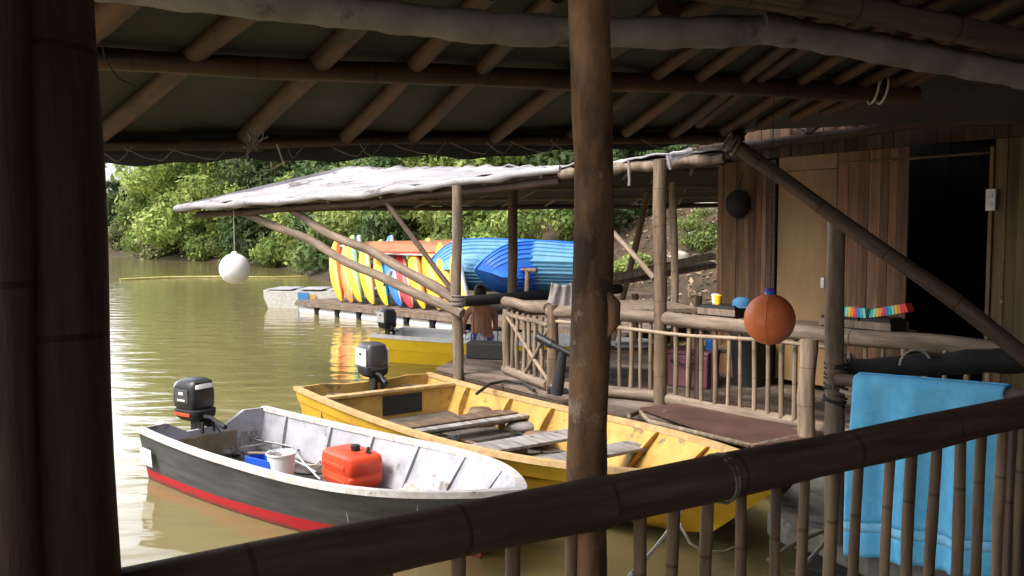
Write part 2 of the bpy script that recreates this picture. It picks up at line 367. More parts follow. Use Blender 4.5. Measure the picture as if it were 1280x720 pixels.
tag(put('river_bank',mb,M_ground,smooth=60),'earth bank covered in leaf litter',kind='structure')

# ------------------------------------------------------------------ foliage
def leaf_cloud(seed,blobs,n,size,cols=None):
    """leaf sized rhombs scattered over and in a set of ellipsoids"""
    rg=np.random.default_rng(seed); B=np.array(blobs); vol=B[:,3]*B[:,4]+B[:,4]*B[:,5]; pr=vol/vol.sum()
    idx=rg.choice(len(B),n,p=pr); b=B[idx]
    d=rg.normal(size=(n,3)); d/=np.linalg.norm(d,axis=1)[:,None]
    rad=1-rg.normal(.08,.2,n); rad=np.clip(rad,.3,1.35)*(1+.12*np.sin(d[:,0]*7+idx)*np.cos(d[:,2]*6+idx*2))
    c=b[:,:3]+d*b[:,3:6]*rad[:,None]
    nrm=d+rg.normal(0,.55,(n,3)); nrm[:,2]+=.35; nrm/=np.linalg.norm(nrm,axis=1)[:,None]
    a=np.cross(nrm,rg.normal(size=(n,3))); a/=np.linalg.norm(a,axis=1)[:,None]; e=np.cross(nrm,a)
    s=size*rg.uniform(.55,1.3,n)[:,None]
    V=np.stack([c-a*s,c+e*s*.5-nrm*s*.12,c+a*s,c-e*s*.5-nrm*s*.12],1).reshape(-1,3)
    me=bpy.data.meshes.new('crown'); me.vertices.add(4*n); me.vertices.foreach_set('co',V.ravel())
    me.loops.add(4*n); me.loops.foreach_set('vertex_index',np.arange(4*n,dtype=np.int32)); me.polygons.add(n)
    me.polygons.foreach_set('loop_start',np.arange(0,4*n,4,dtype=np.int32)); me.update(calc_edges=True); me.validate()
    return me
def crown_blobs(seed,w,h,k,low=.15):
    rr=random.Random(seed); out=[]
    for i in range(k):
        t=rr.random(); z=h*(low+(1-low)*t*.88); ww=w*(.25+.75*math.sin(PI*min(1,.25+t*.7)))
        a=rr.uniform(0,6.28); q=rr.random()**.5*ww*.62; r=rr.uniform(.16,.34)*w*(1.1-.5*t)
        out.append((q*math.cos(a),q*math.sin(a),z,r*1.25,r*1.25,r*.8))
    return out
def trunk_mesh(seed,h,r):
    rr=random.Random(seed); mb=MB(); top=Vector((rr.uniform(-.4,.4),rr.uniform(-.4,.4),h*.8))
    pts=[Vector((0,0,-.4)).lerp(top,i/7)+Vector((rr.uniform(-.1,.1),rr.uniform(-.1,.1),0)) for i in range(8)]
    mb.tube(pts,[r*(1.2-.12*i) for i in range(8)],8)
    for k in range(6):
        b=pts[2+k%5]; a=rr.uniform(0,6.28); l=h*rr.uniform(.2,.38); e=b+Vector((math.cos(a)*l,math.sin(a)*l,l*.7))
        mid=b.lerp(e,.5)+Vector((0,0,-.1*l)); mb.tube([b,mid,e],[r*.4,r*.26,r*.08],6)
    return mb.mesh('trunk',60)
TV=[]
for i,(w,h,k,low,n,sz) in enumerate([(4.2,10,26,.06,9500,.20),(3.6,8,22,.05,8000,.19),(5,13,30,.2,10500,.22),(3.2,6,18,.03,6500,.18),(4.6,11.5,26,.1,9500,.21)]):
    TV.append((leaf_cloud(50+i,crown_blobs(i+3,w,h,k,low),n,sz),trunk_mesh(i,h,.2),h))
BV=[leaf_cloud(80+i,crown_blobs(i+20,1.5,2.0,9,.12),2600,.085) for i in range(3)]
def mcopy(me,mat):
    key=(me.name,mat.name)
    if key not in MC:
        c=me.copy(); c.materials.clear(); c.materials.append(mat); MC[key]=c
    return MC[key]
MC={}
def tree(name,x,y,v,sc,mat,label,cat='tree',group=None,rz=0,dz=-.2):
    t=tag(empty(name,(x,y,land_z(x,y)+dz),rz),label,cat,group); t.scale=(sc,)*3
    o=put('crown',None,mat,t,world=False,me=mcopy(TV[v][0],mat)); o=put('trunk',None,M_trunk,t,world=False,me=mcopy(TV[v][1],M_trunk)); return t
G1='trees crowding the far river bank'
treespec=[(96,105,3,.5,M_leaf_d,'small far tree just showing beside the left post'), # px, depth, variant, scale, mat, label
 (118,98,3,1.25,M_leaf_d,'low dark green tree at the far left end of the river bank'),
 (138,92,3,1.3,M_leaf_d,'dark bluish green tree beside the open sky at the left post'),
 (150,74,3,.55,M_leaf_p,'low pale green bush at the waterline nearest the left post'),
 (196,76,0,.95,M_leaf_g,'tall mid green tree just right of the dark tree by the left post'),
 (205,67,3,.85,M_leaf_p,'grey green shrub at the waterline left of the white ball'),
 (228,70,4,1.1,M_leaf_y,'yellow green tree with sunlit flecks left of the canopy tip'),
 (262,63,1,.8,M_leaf_g,'rounded green tree hanging over the water behind the white ball'),
 (292,64,2,.95,M_leaf_y,'tall pale yellow tree above the pointed tip of the canopy'),
 (318,57,3,.95,M_leaf_g,'bushy green tree at the waterline right of the white ball'),
 (345,58,4,.95,M_leaf_d,'darker green tree behind the two long slanting braces'),
 (368,50,1,.8,M_leaf_g,'bright green shrub trailing into the water left of the kayaks'),
 (398,46,3,.95,M_leaf_g,'dense green bush directly behind the leftmost yellow kayak'),
 (425,44,0,.75,M_leaf_d,'dark green tree behind the top of the kayak row'),
 (462,40,1,.8,M_leaf_y,'light green tree above the upturned brown boat'),
 (505,38,4,.6,M_leaf_d,'shadowy tree seen through the gap right of the thin brace'),
 (548,36,0,.62,M_leaf_g,'green tree seen just left of the grey canopy post'),
 (600,34,1,.75,M_leaf_y,'loose yellow green tree between the two canopy posts'),
 (655,33,4,.55,M_leaf_d,'dark green tree above the deep blue boat'),
 (700,32,0,.62,M_leaf_d,'deep green tree just left of the mottled centre post'),
]
for i,(px,Y,v,sc,mat,lab) in enumerate(treespec):
    x=(px-640)/FPX*Y
    while shore_d(x,Y)<1.0: Y+=.7; x=(px-640)/FPX*Y
    tree('broadleaf_tree',x,Y,v,sc,mat,lab,'tree',G1,rz=i*1.3)
# the wood behind them reads as one mass
bl=[]
rr=random.Random(5)
for px in range(196,900,9):
    base=80-(px-165)*.06 if px<420 else 62-(px-420)*.05
    for k in range(5):
        Y=base+rr.uniform(0,16); x=(px-640)/FPX*Y; z=land_z(x,Y)+rr.uniform(1,14); r=rr.uniform(1.6,3.2); bl.append((x,Y,z,r*1.2,r*1.2,r*.9))
me=leaf_cloud(99,bl,90000,.42); o=put('woodland',None,M_leaf_d,me=me); o.data.materials.clear(); o.data.materials.append(M_leaf_g)
tag(o,'dense dark woodland rising behind the front row of trees','woodland',kind='stuff')
bl=[]
for k in range(110):
    x=rr.uniform(-150,-62); Y=110+(-x-62)*.22+rr.uniform(3,10)
    if x/Y<-.5: bl.append((x,Y,rr.uniform(.5,4.5),3,3,2.2))
me=leaf_cloud(98,bl,14000,.45); me.materials.append(M_leaf_g); tag(put('far_woodland',None,M_leaf_g,me=me),'low far wood along the distant left shore of the river','woodland',kind='stuff')
# undergrowth on the near bank, behind the shop
def bush(px,Y,s,mat,label,v):
    x=(px-640)/FPX*Y; o=put('undergrowth_bush',None,mat,me=mcopy(BV[v],mat)); o.location=(x,Y,land_z(x,Y)-.1); o.scale=(s,)*3; o.rotation_euler.z=px
    tag(o,label,'bush','bushes on the bank behind the shop'); return o
bush(735,27,1.1,M_leaf_g,'green bush on the bank right beside the centre post',0)
bush(772,26,1.2,M_leaf_d,'dark bush seen through the gap right of the centre post',1)
bush(800,28,1.5,M_leaf_d,'dark shrub behind the short slanting brace on the shop dock',2)
bush(858,31,1.2,M_leaf_d,'dark shrub high on the bank left of the shop wall',0)
bush(885,27,.8,M_leaf_d,'small dark bush touching the left end of the shop wall',1)
bush(690,28,1.2,M_leaf_g,'leafy bush just above the right end of the blue boat',2)
bush(560,31,1.3,M_leaf_g,'low green bush behind the middle of the upturned boats',1)
bush(620,30,1.2,M_leaf_y,'yellowish bush between the canopy posts above the blue boats',0)
for i,(px,Y,sc_,m,l) in enumerate([(760,31,1.9,M_leaf_d,'broad dark bush high on the bank right of the centre post'),(815,34,2.2,M_leaf_d,'large dark bush topping the bank behind the round dock post'),(845,25,.9,M_leaf_d,'small dark shrub midway up the bank by the thin second post'),(880,34,2.3,M_leaf_g,'large green bush at the top of the bank beside the hut'),(790,23,.5,M_leaf_g,'small green plant low on the bank by the short brace'),(645,33,1.9,M_leaf_g,'broad green bush above the deep blue boat'),(870,21.5,.6,M_leaf_g,'little green plant low on the bank at the hut corner')]):
    bush(px,Y,sc_,m,l,i%3)
for i,(px,Y,v,sc_,m,l) in enumerate([(730,40,1,.8,M_leaf_d,'dark tree behind the centre post on the rising bank'),(800,42,0,.8,M_leaf_d,'dark tree above the bank between the dock posts'),(870,41,4,.75,M_leaf_d,'dark tree at the top of the bank left of the hut')]):
    tree('broadleaf_tree',(px-640)/FPX*Y,Y,v,sc_,m,l,'tree','trees on the bank behind the hut',rz=i)
rg=np.random.default_rng(3); n=9000; X_=rg.uniform(1.5,12,n); Y_=rg.uniform(16.5,33,n)
pts=[(x,y,land_z(x,y)+.02) for x,y in zip(X_,Y_) if shore_d(x,y)>.2]
C_=np.array(pts); n=len(C_); nr=rg.normal(0,.35,(n,3)); nr[:,2]+=1; nr/=np.linalg.norm(nr,axis=1)[:,None]; a_=np.cross(nr,rg.normal(size=(n,3))); a_/=np.linalg.norm(a_,axis=1)[:,None]; e_=np.cross(nr,a_); sz=rg.uniform(.05,.13,n)[:,None]
V_=np.stack([C_-a_*sz,C_+e_*sz*.45,C_+a_*sz,C_-e_*sz*.45],1).reshape(-1,3)
me=bpy.data.meshes.new('leaf_litter'); me.from_pydata([tuple(v) for v in V_],[],[(4*i,4*i+1,4*i+2,4*i+3) for i in range(n)])
M_lit=leafmat('dry_fallen_leaves',(.30,.20,.12),(.48,.38,.27),.9); me.materials.append(M_lit)
tag(put('leaf_litter',None,M_lit,me=me),'pale dry fallen leaves on the bank behind the hut','leaf litter',kind='stuff')
# rocks / litter clumps
def rock(c,r,seed,mat,label,name='rock',grp='pale rocks on the bank behind the shop'):
    mb=MB(); rr=random.Random(seed); rings=[]
    for j in range(7):
        a=-PI/2+PI*j/6; rings.append([(c[0]+r*math.cos(a)*math.cos(k*PI/5)*rr.uniform(.8,1.15),c[1]+r*math.cos(a)*math.sin(k*PI/5)*rr.uniform(.8,1.15),c[2]+r*.6*math.sin(a)) for k in range(10)])
    mb.loft(rings); tag(put(name,mb,mat,smooth=30),label,'rock',grp)
M_rock=noisy('pale_rock',(.5,.44,.36),(.3,.26,.2),(3,3,3),.9,.8,6,.2)
for i,(px,Y,r,l) in enumerate([(868,22,.32,'pale rock below the roof gap, nearest the shop wall'),(884,23,.38,'largest pale rock against the left edge of the shop wall'),(850,21.5,.26,'small tan rock left of the larger pale ones'),(808,20,.3,'brown rock low on the bank between the two dock posts'),(795,21,.24,'small rock beside the short slanting brace')]):
    x=(px-640)/FPX*Y; rock((x,Y,land_z(x,Y)+.05),r,i,M_rock,l)

# ------------------------------------------------------------------ porch we stand on
porch=tag(empty('porch',(0,2.2,.6)),'dark bamboo porch with tarpaulin roof lining seen from inside','building')
RA,RB=Vector((-.119,1.74,1.6)),Vector((1.67,2.87,1.6)); RD=(RB-RA); RD=RD/RD.x   # per metre of x
def railp(t,z=1.6): return Vector((-.12+t,1.74+.632*t,z))
pts=[(-4,-3.5),(5,-3.5),(5,railp(5.1).y-.0),(1.72,2.92),(-.7,1.40),(-4,-.65)]
put('floor',deck_boards([(-2.2,-3.5),(5,-3.5),(5,4.9),(-2.2,.38)],.6,.14,R(32)+PI/2,3),M_deckb,porch)
# roof surface through four surveyed points
A_=[(P(120,182,4.7)),(P(110,72,3.7)),(P(1100,112,4.5)),(P(900,172,5.2))]
Mx=np.array([[1,p.x,p.y,p.x*p.y] for p in A_]); cf=np.linalg.solve(Mx,np.array([p.z for p in A_]))
def S(x,y): return cf[0]+cf[1]*x+cf[2]*y+cf[3]*x*y
def onroof(px,py,dz=0):
    d=ray(px,py); lo,hi=.5,9.
    f=lambda Y:(EYE+d.z*Y/d.y)-(S(d.x*Y/d.y,Y)+dz)
    # walk outwards to the first crossing
    Y=1.0; prev=f(Y)
    while Y<9:
        Y2=Y+.05; c=f(Y2)
        if prev*c<=0: break
        Y=Y2; prev=c
    return P(px,py,Y2)
E0=P(118,182,4.7); E1=P(905,168,5.2); eu=(E1-E0)
def Ep(t): return E0+eu*t
RT=.075
mb=MB(); g=[]
xs_=[-2.6+i*.5 for i in range(17)]
for x in xs_:
    ye=E0.y+(x-E0.x)*eu.y/eu.x+.05; row=[]
    for j in range(15):
        y=ye-j*(ye+3.6)/14; zz=min(S(x,y),4.1)
        row.append((x,y,zz+RT+.012*math.sin(x*3+j)))
    g.append(row)
n=15; vs_=[p for r in g for p in r]
mb.add(vs_,[(i*n+j,i*n+j+1,(i+1)*n+j+1,(i+1)*n+j) for i in range(len(xs_)-1) for j in range(n-1)])
o=put('roof_sheet',mb,M_tarp_dark,porch,60); sm=o.modifiers.new('solid','SOLIDIFY'); sm.thickness=.02; sm.offset=0
ROOF_X1=xs_[-1]
# purlins (below the rafters)
def sx(px,py,Y): return P(px,py,Y)
pole('eave_beam',P(60,183,4.65),P(330,184,4.86),.030,M_rafter,porch,nodes=.5)
pole('eave_beam',P(225,181,4.72),P(925,172,5.25),.028,M_rafter,porch,nodes=.5)
pole('purlin',P(0,68,3.62),P(1145,119,4.55),.047,M_rafter,porch,wob=.01,nodes=.6)
wrapA=[P(60,-28,3.1),P(230,-6,3.1),P(380,8,3.12),P(500,23,3.15),P(620,36,3.2),P(740,40,3.25),P(860,41,3.3),P(965,37,3.35)]
wrapB=[P(950,34,3.33),P(1040,50,3.4),P(1130,66,3.48),P(1220,83,3.55),P(1330,103,3.65)]
for W_,r in((wrapA,.058),(wrapB,.056)):
    pts=[]; rad=[]
    for i in range(len(W_)-1):
        for k in range(8): pts.append(W_[i].lerp(W_[i+1],k/8)); rad.append(r*(1+.07*math.sin(i*3+k*.9)+.04*math.sin(k*2.7+i)))
    pts.append(W_[-1]); rad.append(r)
    # smooth
    for _ in range(4): pts=[pts[0]]+[(pts[i-1]+pts[i]*2+pts[i+1])/4 for i in range(1,len(pts)-1)]+[pts[-1]]
    mb=MB(); mb.tube(pts,rad,14); put('wrapped_beam',mb,M_wrap,porch,60)
pole('ridge_pole',P(640,-60,2.9),P(1330,62,3.5),.05,M_bam_dark,porch)
pole('ridge_pole',P(300,-90,2.7),P(1000,-10,3.1),.05,M_bam_dark,porch)
# rafters
raf=[(60,80,175,-20,.055),(126,168,305,14,.046),(303,176,438,36,.048),(425,178,548,52,.040),(512,176,632,56,.036),(618,172,760,62,.036),(700,178,838,80,.03),(783,165,900,78,.03),(838,170,945,85,.03),(874,154,1008,56,.028),
     (905,164,1056,64,.028),(950,156,1104,70,.028),(992,148,1140,74,.028),(1030,140,1175,78,.03),(1070,134,1210,70,.028),(700,110,800,40,.03),(845,22,900,-6,.03),(975,25,1040,-4,.03),(1010,30,1085,0,.03),(1060,34,1140,-2,.03),(1110,36,1200,-6,.03),(1170,44,1270,-2,.03),(1230,48,1320,6,.03)]
for i,(a,b,c,d,r) in enumerate(raf):
    p=onroof(a,b,.02); q=onroof(c,d,.02)
    q2=p+(q-p)*1.35
    q2.z=min(q2.z,S(q2.x,q2.y)+.03)
    pole('rafter',p,q2,r,M_rafter,porch,nodes=.55,wob=.006,seed=i)
# hanging eave edge
mb=MB(); top=[];bot=[]
for i in range(81):
    t=-.12+1.16*i/80; e=Ep(t); top.append(Vector((e.x,e.y+.05,S(e.x,e.y)+RT))); 
    b=Vector((e.x,e.y+.05,e.z-.095+.008*math.sin(i*.9)+.010*math.sin(i*.35)+(.05*max(0,(t-.62))/.4)))
    bot.append(b)
for i in range(80): mb.slab(bot[i],bot[i+1],top[i+1],top[i],.006)
put('eave_flap',mb,M_tarp_dark,porch,60)
# lashing strings hanging on the eave
for (x0,x1) in [(128,150),(155,200),(205,262),(345,352),(395,430),(432,447),(470,525),(545,588),(590,612),(620,668),(672,700),(790,830)]:
    mb=MB(); e0=Ep((x0-118)/787)+Vector((0,-.035,-.02)); e1=Ep((x1-118)/787)+Vector((0,-.05,-.09)); cord(mb,e0,e1,.012,.0035,10,.003)
    put('lashing_cord',mb,M_rope_dk,porch,60); mb=MB(); cord(mb,e1,Ep((x1+14-118)/787)+Vector((0,-.03,-.01)),.004,.003,8,.002)
    put('lashing_cord',mb,M_rope_dk,porch,60)
mb=MB()
for k in range(16):
    c=onroof(318,172,-.06); cord(mb,c+Vector((rnd.uniform(-.03,.03),-.02,rnd.uniform(-.03,.05))),c+Vector((rnd.uniform(-.09,.09),-.03,rnd.uniform(-.12,.06))),.02,.0035,6,.006)
put('frayed_knot',mb,M_rope_dk,porch,60)
mb=MB(); cord(mb,onroof(346,180,-.06),P(356,208,4.7),.0,.005,4); put('loose_strap',mb,M_rope,porch,60)
mb=MB(); cpt=P(1098,112,4.42)
for k in(-.025,.02):
    pts=[cpt+Vector((k+.012*math.sin(a),-.065*math.cos(a),.07*math.sin(a))) for a in [i*PI/8-PI*.9 for i in range(15)]]
    mb.tube(pts,.006,6)
put('white_cord',mb,M_rope,porch,60)
mb=MB(); c0=P(122,-5,3.4); pts=[P(128,-8,3.5),P(124,40,3.5),P(132,75,3.5),P(148,98,3.55),P(170,108,3.6)]
mb.tube(pts,.003,5); put('loose_wire',mb,M_rub,porch,60)
# posts
pole('post',P(738,1010,2.02),P(735,-60,2.08),.047,M_post,porch,wob=.012,nodes=.41,n=18,seed=3,knob=.08)
mb=MB(); mb.tube([P(758,364,2.03),P(767,380,2.03),P(767,404,2.03),P(757,424,2.03)],[.006,.017,.015,.004],10); put('branch_stub',mb,M_post,porch,60)
pole('post',P(84,1100,1.33)+Vector((0,0,0)),P(34,-130,1.36),.088,M_bam_dark,porch,wob=.006,nodes=.0,n=24,seed=5)
pole('post',P(15,1100,1.22),P(-12,-130,1.25),.045,M_bam_dark,porch,wob=.004,nodes=.4,n=18,seed=6)
# corner support post with its slanting brace
pole('support_post',G(1043,676,.45),P(1046,272,4.9),.056,M_log,porch,r1=.05,wob=.012,nodes=0,n=16)
pole('slanting_brace',P(1290,452,4.35),P(912,176,5.15),.043,M_bam_dark,porch,r1=.040,wob=.02,nodes=.5,n=14)
lash('lashing',P(1045,470,4.9),(0,0,1),.058,M_rub,porch,9,.007,spread=.17)
lash('lashing',P(1043,500,4.9),(0.3,0,1),.058,M_rub,porch,4,.007,spread=.06)
lash('lashing',P(915,180,5.12),(1,0,-.6),.05,M_rope_dk,porch,5,.006,spread=.08)
# unseen porch walls, behind and to the right of the viewer
put('unseen_side_wall',boards((6.6,5.0),(5.1,1.2),.6,4.0,.16,seed=10),M_plank,porch)  # added out of view to keep sky light off the posts' right sides
put('back_wall',boards((5,-3.4),(-2.2,-3.4),.6,3.1,.16,seed=8),M_plank,porch)  # stops short of the roof so fill light comes in from behind
put('unseen_side_wall',boards((5.05,1.2),(5.05,-3.4),.6,4.0,.16,seed=9),M_plank,porch)

rail=tag(empty('porch_railing',railp(.3,.6)),'dark thick bamboo railing with thin upright bamboo bars in the foreground','railing')
L0,Lm,Rm,R1_,R2_=P(-60,796,1.27),P(752,628,1.96),P(734,631,1.94),P(1150,543,2.59),P(1345,504,2.96)
def rz_(x):
    return float(np.interp(x,[L0.x,Lm.x,Rm.x+.01,R1_.x,R2_.x],[L0.z,Lm.z,Rm.z,R1_.z,R2_.z]))
pole('top_rail',L0,Lm,.052,M_bam_dark,rail,r1=.0560,wob=.008,nodes=.62,n=20,seed=11)
pole('top_rail',Rm,R2_,.057,M_bam_dark,rail,r1=.050,wob=.012,nodes=.62,n=20,seed=12)
pole('bottom_rail',railp(-1.3,.68),railp(2.3,.68),.035,M_bam_dark,rail,nodes=.5)
for i,t in enumerate([-.6,-.49,-.37,-.25,-.12,.013,.12,.249,.417,.504,.603,.692,.80,.904,1.004,1.09,1.21,1.304,1.406,1.51,1.611,1.714,1.82]):
    a=railp(t,.66); b=railp(t+rnd.uniform(-.006,.006)); b.z=rz_(b.x)-.02; a+=Vector((0,.01,0)); pole('baluster',a,b,rnd.uniform(.0135,.017),M_bam,rail,wob=.006,nodes=.33,n=10,seed=20+i,knob=.12)
lash('wire_tie',railp(.635,rz_(railp(.635).x)),RD,.058,M_rope_dk,rail,3,.004,spread=.02)
mb=MB(); mb.box(railp(1.80,1.1)+Vector((.02,.05,0)),(.07,.07,1.0)); put('end_post',mb,M_bam_dark,rail,bevel=.006)

# ------------------------------------------------------------------ shop building
Wa=Vector((2.48,10.6)); Wb=Vector((4.42,7.6)); Wu=(Wb-Wa)
def wl(px):                                   # the wall line met by the sight line of a picture column
    k=(px-640)/FPX*math.cos(0); # x = k*y
    t=(Wa.x-k*Wa.y)/(k*Wu.y-Wu.x); return Wa+Wu*t
def wz(px,py): p=wl(px); return P(px,py,p.y).z
shop=tag(empty('shop_hut',(3.9,9.6,.5)),'brown plank hut with plywood door and dark open doorway','building')
def pan(name,px0,px1,z0,z1,mat,w=.13,seed=1,off=0,tones=(.65,1.25),zt=None):
    a,b=wl(px0),wl(px1); nn=Vector((Wu.y,-Wu.x)).normalized()*off
    if a.x<b.x: pass
    return put(name,boards(a+nn,b+nn,z0,z1,w,seed=seed,tones=tones,ztop=zt),mat,shop)
# outward normal faces the viewer: (Wu.y,-Wu.x) -> (-3,-1.94)
pan('plank_wall',897,958,.5,3.02,M_plank,.10,1,tones=(.6,1.35))
pan('plank_wall',1046,1120,.5,3.02,M_plank,.11,2)
pan('plank_wall',1241,1700,.5,3.02,M_plank_ol,.12,3,tones=(.6,1.35))
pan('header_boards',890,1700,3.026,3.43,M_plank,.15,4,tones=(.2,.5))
pan('door_frame',959,971,.5,3.0,M_bam_dark,.3,5,off=.03)
a,b=wl(972),wl(1045); pdoor=put('plywood_door',boards(a,b,.56,2.86,2,seed=1,tones=(1,1)),M_ply,shop,bevel=.004)
pan('door_lintel',972,1045,2.865,3.02,M_ply,2,1)
pan('door_post',1121,1136,.5,3.02,M_plank,.3,6,off=.03,tones=(.5,.6))
pan('door_post',1236,1241,.5,2.95,M_plank_ol,.3,7,off=.03,tones=(1.3,1.3))
nn=Vector((Wu.y,-Wu.x,0)).normalized()
def trim(px0,px1,z,h,off=.045,mat=M_plank_ol):
    a=wl(px0);b=wl(px1);a=Vector((a.x,a.y,z))+nn*off;b=Vector((b.x,b.y,z))+nn*off
    pole('trim_strip',a,b,h,mat,shop,wob=.0,nodes=0,n=6)
trim(1046,1120,2.90,.012); trim(1137,1236,2.90,.012); 
a=wl(880);b=wl(1700)
pole('wall_plate',Vector((a.x,a.y,3.19))+nn*.08,Vector((b.x,b.y,3.19))+nn*.08,.055,M_bam_dark,shop,wob=.02,nodes=.6)
# room behind
back=Vector((2.7,1.75)); c0=wl(897); c1=wl(1700)
put('end_wall',boards((c0+back),c0,.5,3.42,.15,gap=0,seed=12),M_shade_boards,shop)
put('rear_wall',boards((c1+back),(c0+back),.5,3.6,.15,gap=0,seed=13),M_shade_boards,shop)
put('far_end_wall',boards(c1,(c1+back),.5,3.6,.15,gap=0,seed=14),M_shade_boards,shop)
mb=MB(); q=[c0,c1,c1+back,c0+back]; mb.slab((q[0].x,q[0].y,3.42),(q[1].x,q[1].y,3.42),(q[2].x,q[2].y,3.6),(q[3].x,q[3].y,3.6),.03)
put('roof',mb,M_tarp_dark,shop)
# ceiling between hut and porch
r0=P(890,160,5.25); r1=P(1700,0,4.0)
r2=Vector((c1.x,c1.y,3.40)); r3=Vector((c0.x-.35,c0.y+.1,3.36))
mb=MB(); mb.slab(r0,r1,r2,r3,.02); put('walkway_ceiling',mb,M_thatch,shop)
for i in range(9):
    t=i/8; pa=r0.lerp(r1,t); pb=r3.lerp(r2,t); pole('ceiling_rafter',pa.lerp(pb,.16)+Vector((0,0,-.04)),pb+Vector((0,0,-.04)),.03,M_bam_dark,shop,nodes=.5)
for px,hh in((1015,.26),(1092,.30),(1184,.34)):
    p=wl(px); base=Vector((p.x,p.y,3.24))+nn*.10
    top=base+Vector((0,0,hh))+nn*.25
    pole('strut',base,base+Vector((0,0,hh*.55)),.03,M_bam_dark,shop,nodes=0)
    for s_ in(-1,1): pole('strut',base,base+Vector((Wu.x,Wu.y,0)).normalized()*s_*.32+Vector((0,0,hh*.6)),.02,M_bam_dark,shop,nodes=0)
mb=MB(); c=P(1197,114,6.2); mb.lathe([(.0,-.012),(.045,-.012),(.05,0),(.045,.01),(0,.012)],18,c); put('ceiling_disc',mb,M_white,shop,40)
def plate(px,py,w,h,name,parent,mat=M_white):
    p=wl(px); c=Vector((p.x,p.y,wz(px,py)))+nn*.065; u=Vector((Wu.x,Wu.y,0)).normalized(); M=Matrix(((u.x,nn.x,0),(u.y,nn.y,0),(0,0,1)))
    mb=MB(); mb.box(c,(w,.02,h),M); mb.box(c+nn*.013+Vector((0,0,h*.2)),(w*.45,.012,h*.16),M); mb.box(c+nn*.013-Vector((0,0,h*.2)),(w*.45,.012,h*.16),M); put(name,mb,mat,parent,bevel=.003)
plate(1241,250,.085,.19,'switch_plate',shop)
plate(1034,353,.04,.11,'latch',pdoor)
# dark round bag hanging on the wall
p=wl(928); c=Vector((p.x,p.y,wz(928,252)))+nn*.09
bag=tag(empty('hanging_bag',c),'dark round bag hanging on the left plank wall','bag')
mb=MB(); mb.lathe([(.01,-.2),(.08,-.17),(.14,-.08),(.14,.03),(.09,.10),(.03,.13)],14,c); put('bag_body',mb,M_rub,bag,60)
mb=MB(); cord(mb,c+Vector((0,0,.12)),c+Vector((.05,-.02,.33)),-.0,.006); put('strap',mb,M_rub,bag,60)

# ------------------------------------------------------------------ shop dock platform
dock=tag(empty('shop_dock',(1.5,9.5,0)),'floating plank dock in front of the brown hut','dock')
poly=[(-.95,10.95),(1.0,8.2),(2.45,7.0),(4.6,5.6),(7.5,8),(6.2,14),(-.6,12.4)]
put('deck',deck_boards(poly,.5,.16,math.atan2(-1.8,2.17),4),M_deckb,dock)
mb=MB(); e=[(-.95,10.95,0),(1.0,8.2,0),(2.45,7.0,0),(4.6,5.6,0)]
for a,b in zip(e[:-1],e[1:]):
    a=Vector(a);b=Vector(b); mb.slab((a.x,a.y,.30),(b.x,b.y,.30),(b.x,b.y,.462),(a.x,a.y,.462),-.05)
put('edge_beam',mb,M_bam_dark,dock)
for i,(x,y) in enumerate([(-.5,10.9),(.2,9.8),(.95,8.9),(1.9,8.1),(2.9,7.4),(4,6.7)]):
    mb=MB(); mb.tube([(x,y+.1,.16),(x+1.4,y+1.6,.16)],.2,14); put('float_drum',mb,M_rub,dock,60)
# brown floor sheets in front of the railing
mb=MB(); mb.slab(G(800,512,.52),G(935,560,.52),G(1075,552,.52),G(905,500,.52),.02); put('floor_sheet',mb,M_redfloor,dock)
mb=MB(); pts=[G(786,520,.53),G(800,515,.53),G(812,527,.53),G(940,558,.53),G(1000,545,.53)]; mb.tube(pts,.022,6); put('floor_batten',mb,M_log,dock,60)
# corner slab near the support post
sl_=tag(empty('concrete_landing',(2.4,5.2,0)),'grey crumbling landing slab at the foot of the support post','landing')
mb=MB(); pl=[(1.60,5.42),(1.66,5.2),(1.80,5.06),(1.95,4.72),(2.5,4.3),(3.1,3.9),(5,3.9),(5,5.3),(2.5,6.5),(2.05,6.2)]
mb.prism(pl,.30,.45); put('slab',mb,M_conc,sl_,bevel=.02)
mb=MB()
for i in range(15):
    a=Vector((1.72+.1*i,5.05-.075*i,.27)); 
    mb.tube([a,a+Vector((-.28,-.42,-.2))],.008,5)
for j in range(7):
    a=Vector((1.70-.045*j,5.0-.065*j,.25-.031*j)); mb.tube([a,a+Vector((1.5,-1.1,0))],.008,5)
put('wire_mesh',mb,M_rub,sl_)
for i,(a,b) in enumerate([((960,700),(1060,650)),((1000,715),(1035,672))]):
    pole('loose_stick',G(*a,.44),G(*b,.47),.012,M_bam_pale,sl_,nodes=.3)
mb=MB(); mb.tube([(1.9,5.5,.14),(4.6,3.9,.14)],.2,14); put('float_drum',mb,M_rub,sl_,60)

# railing of the shop dock
fr=tag(empty('dock_railing',(1.9,8.1,.5)),'pale weathered bamboo railing along the dock in front of the hut','railing')
base=[(690,490),(826,502),(1030,546)]; 
B0=G(690,490,.5); B1=G(826,503,.5); B2=G(1032,546,.5); B3=B2+(B2-B1)*.85; B3.y+=.1
T=Vector((0,0,.85))
pole('top_rail',B0+T+Vector((-.05,.04,0)),B1+T,.062,M_log,fr,nodes=0,n=14,wob=.01)
pole('top_rail',B1+T+Vector((0,0,.0)),B2+T+(B2-B1)*.12,.068,M_log,fr,nodes=0,n=14,wob=.01)
pole('top_rail',B2+T+(B2-B1)*.10,B3+T+Vector((.2,0,-.02)),.065,M_log,fr,r1=.085,nodes=0,n=14,wob=.02)
pole('bottom_rail',B0+Vector((0,0,.06)),B1+Vector((0,0,.06)),.06,M_log,fr,nodes=0,n=12,wob=.01)
pole('bottom_rail',B1+Vector((0,0,.05)),B2+Vector((.1,0,.04)),.062,M_log,fr,nodes=0,n=12,wob=.012)
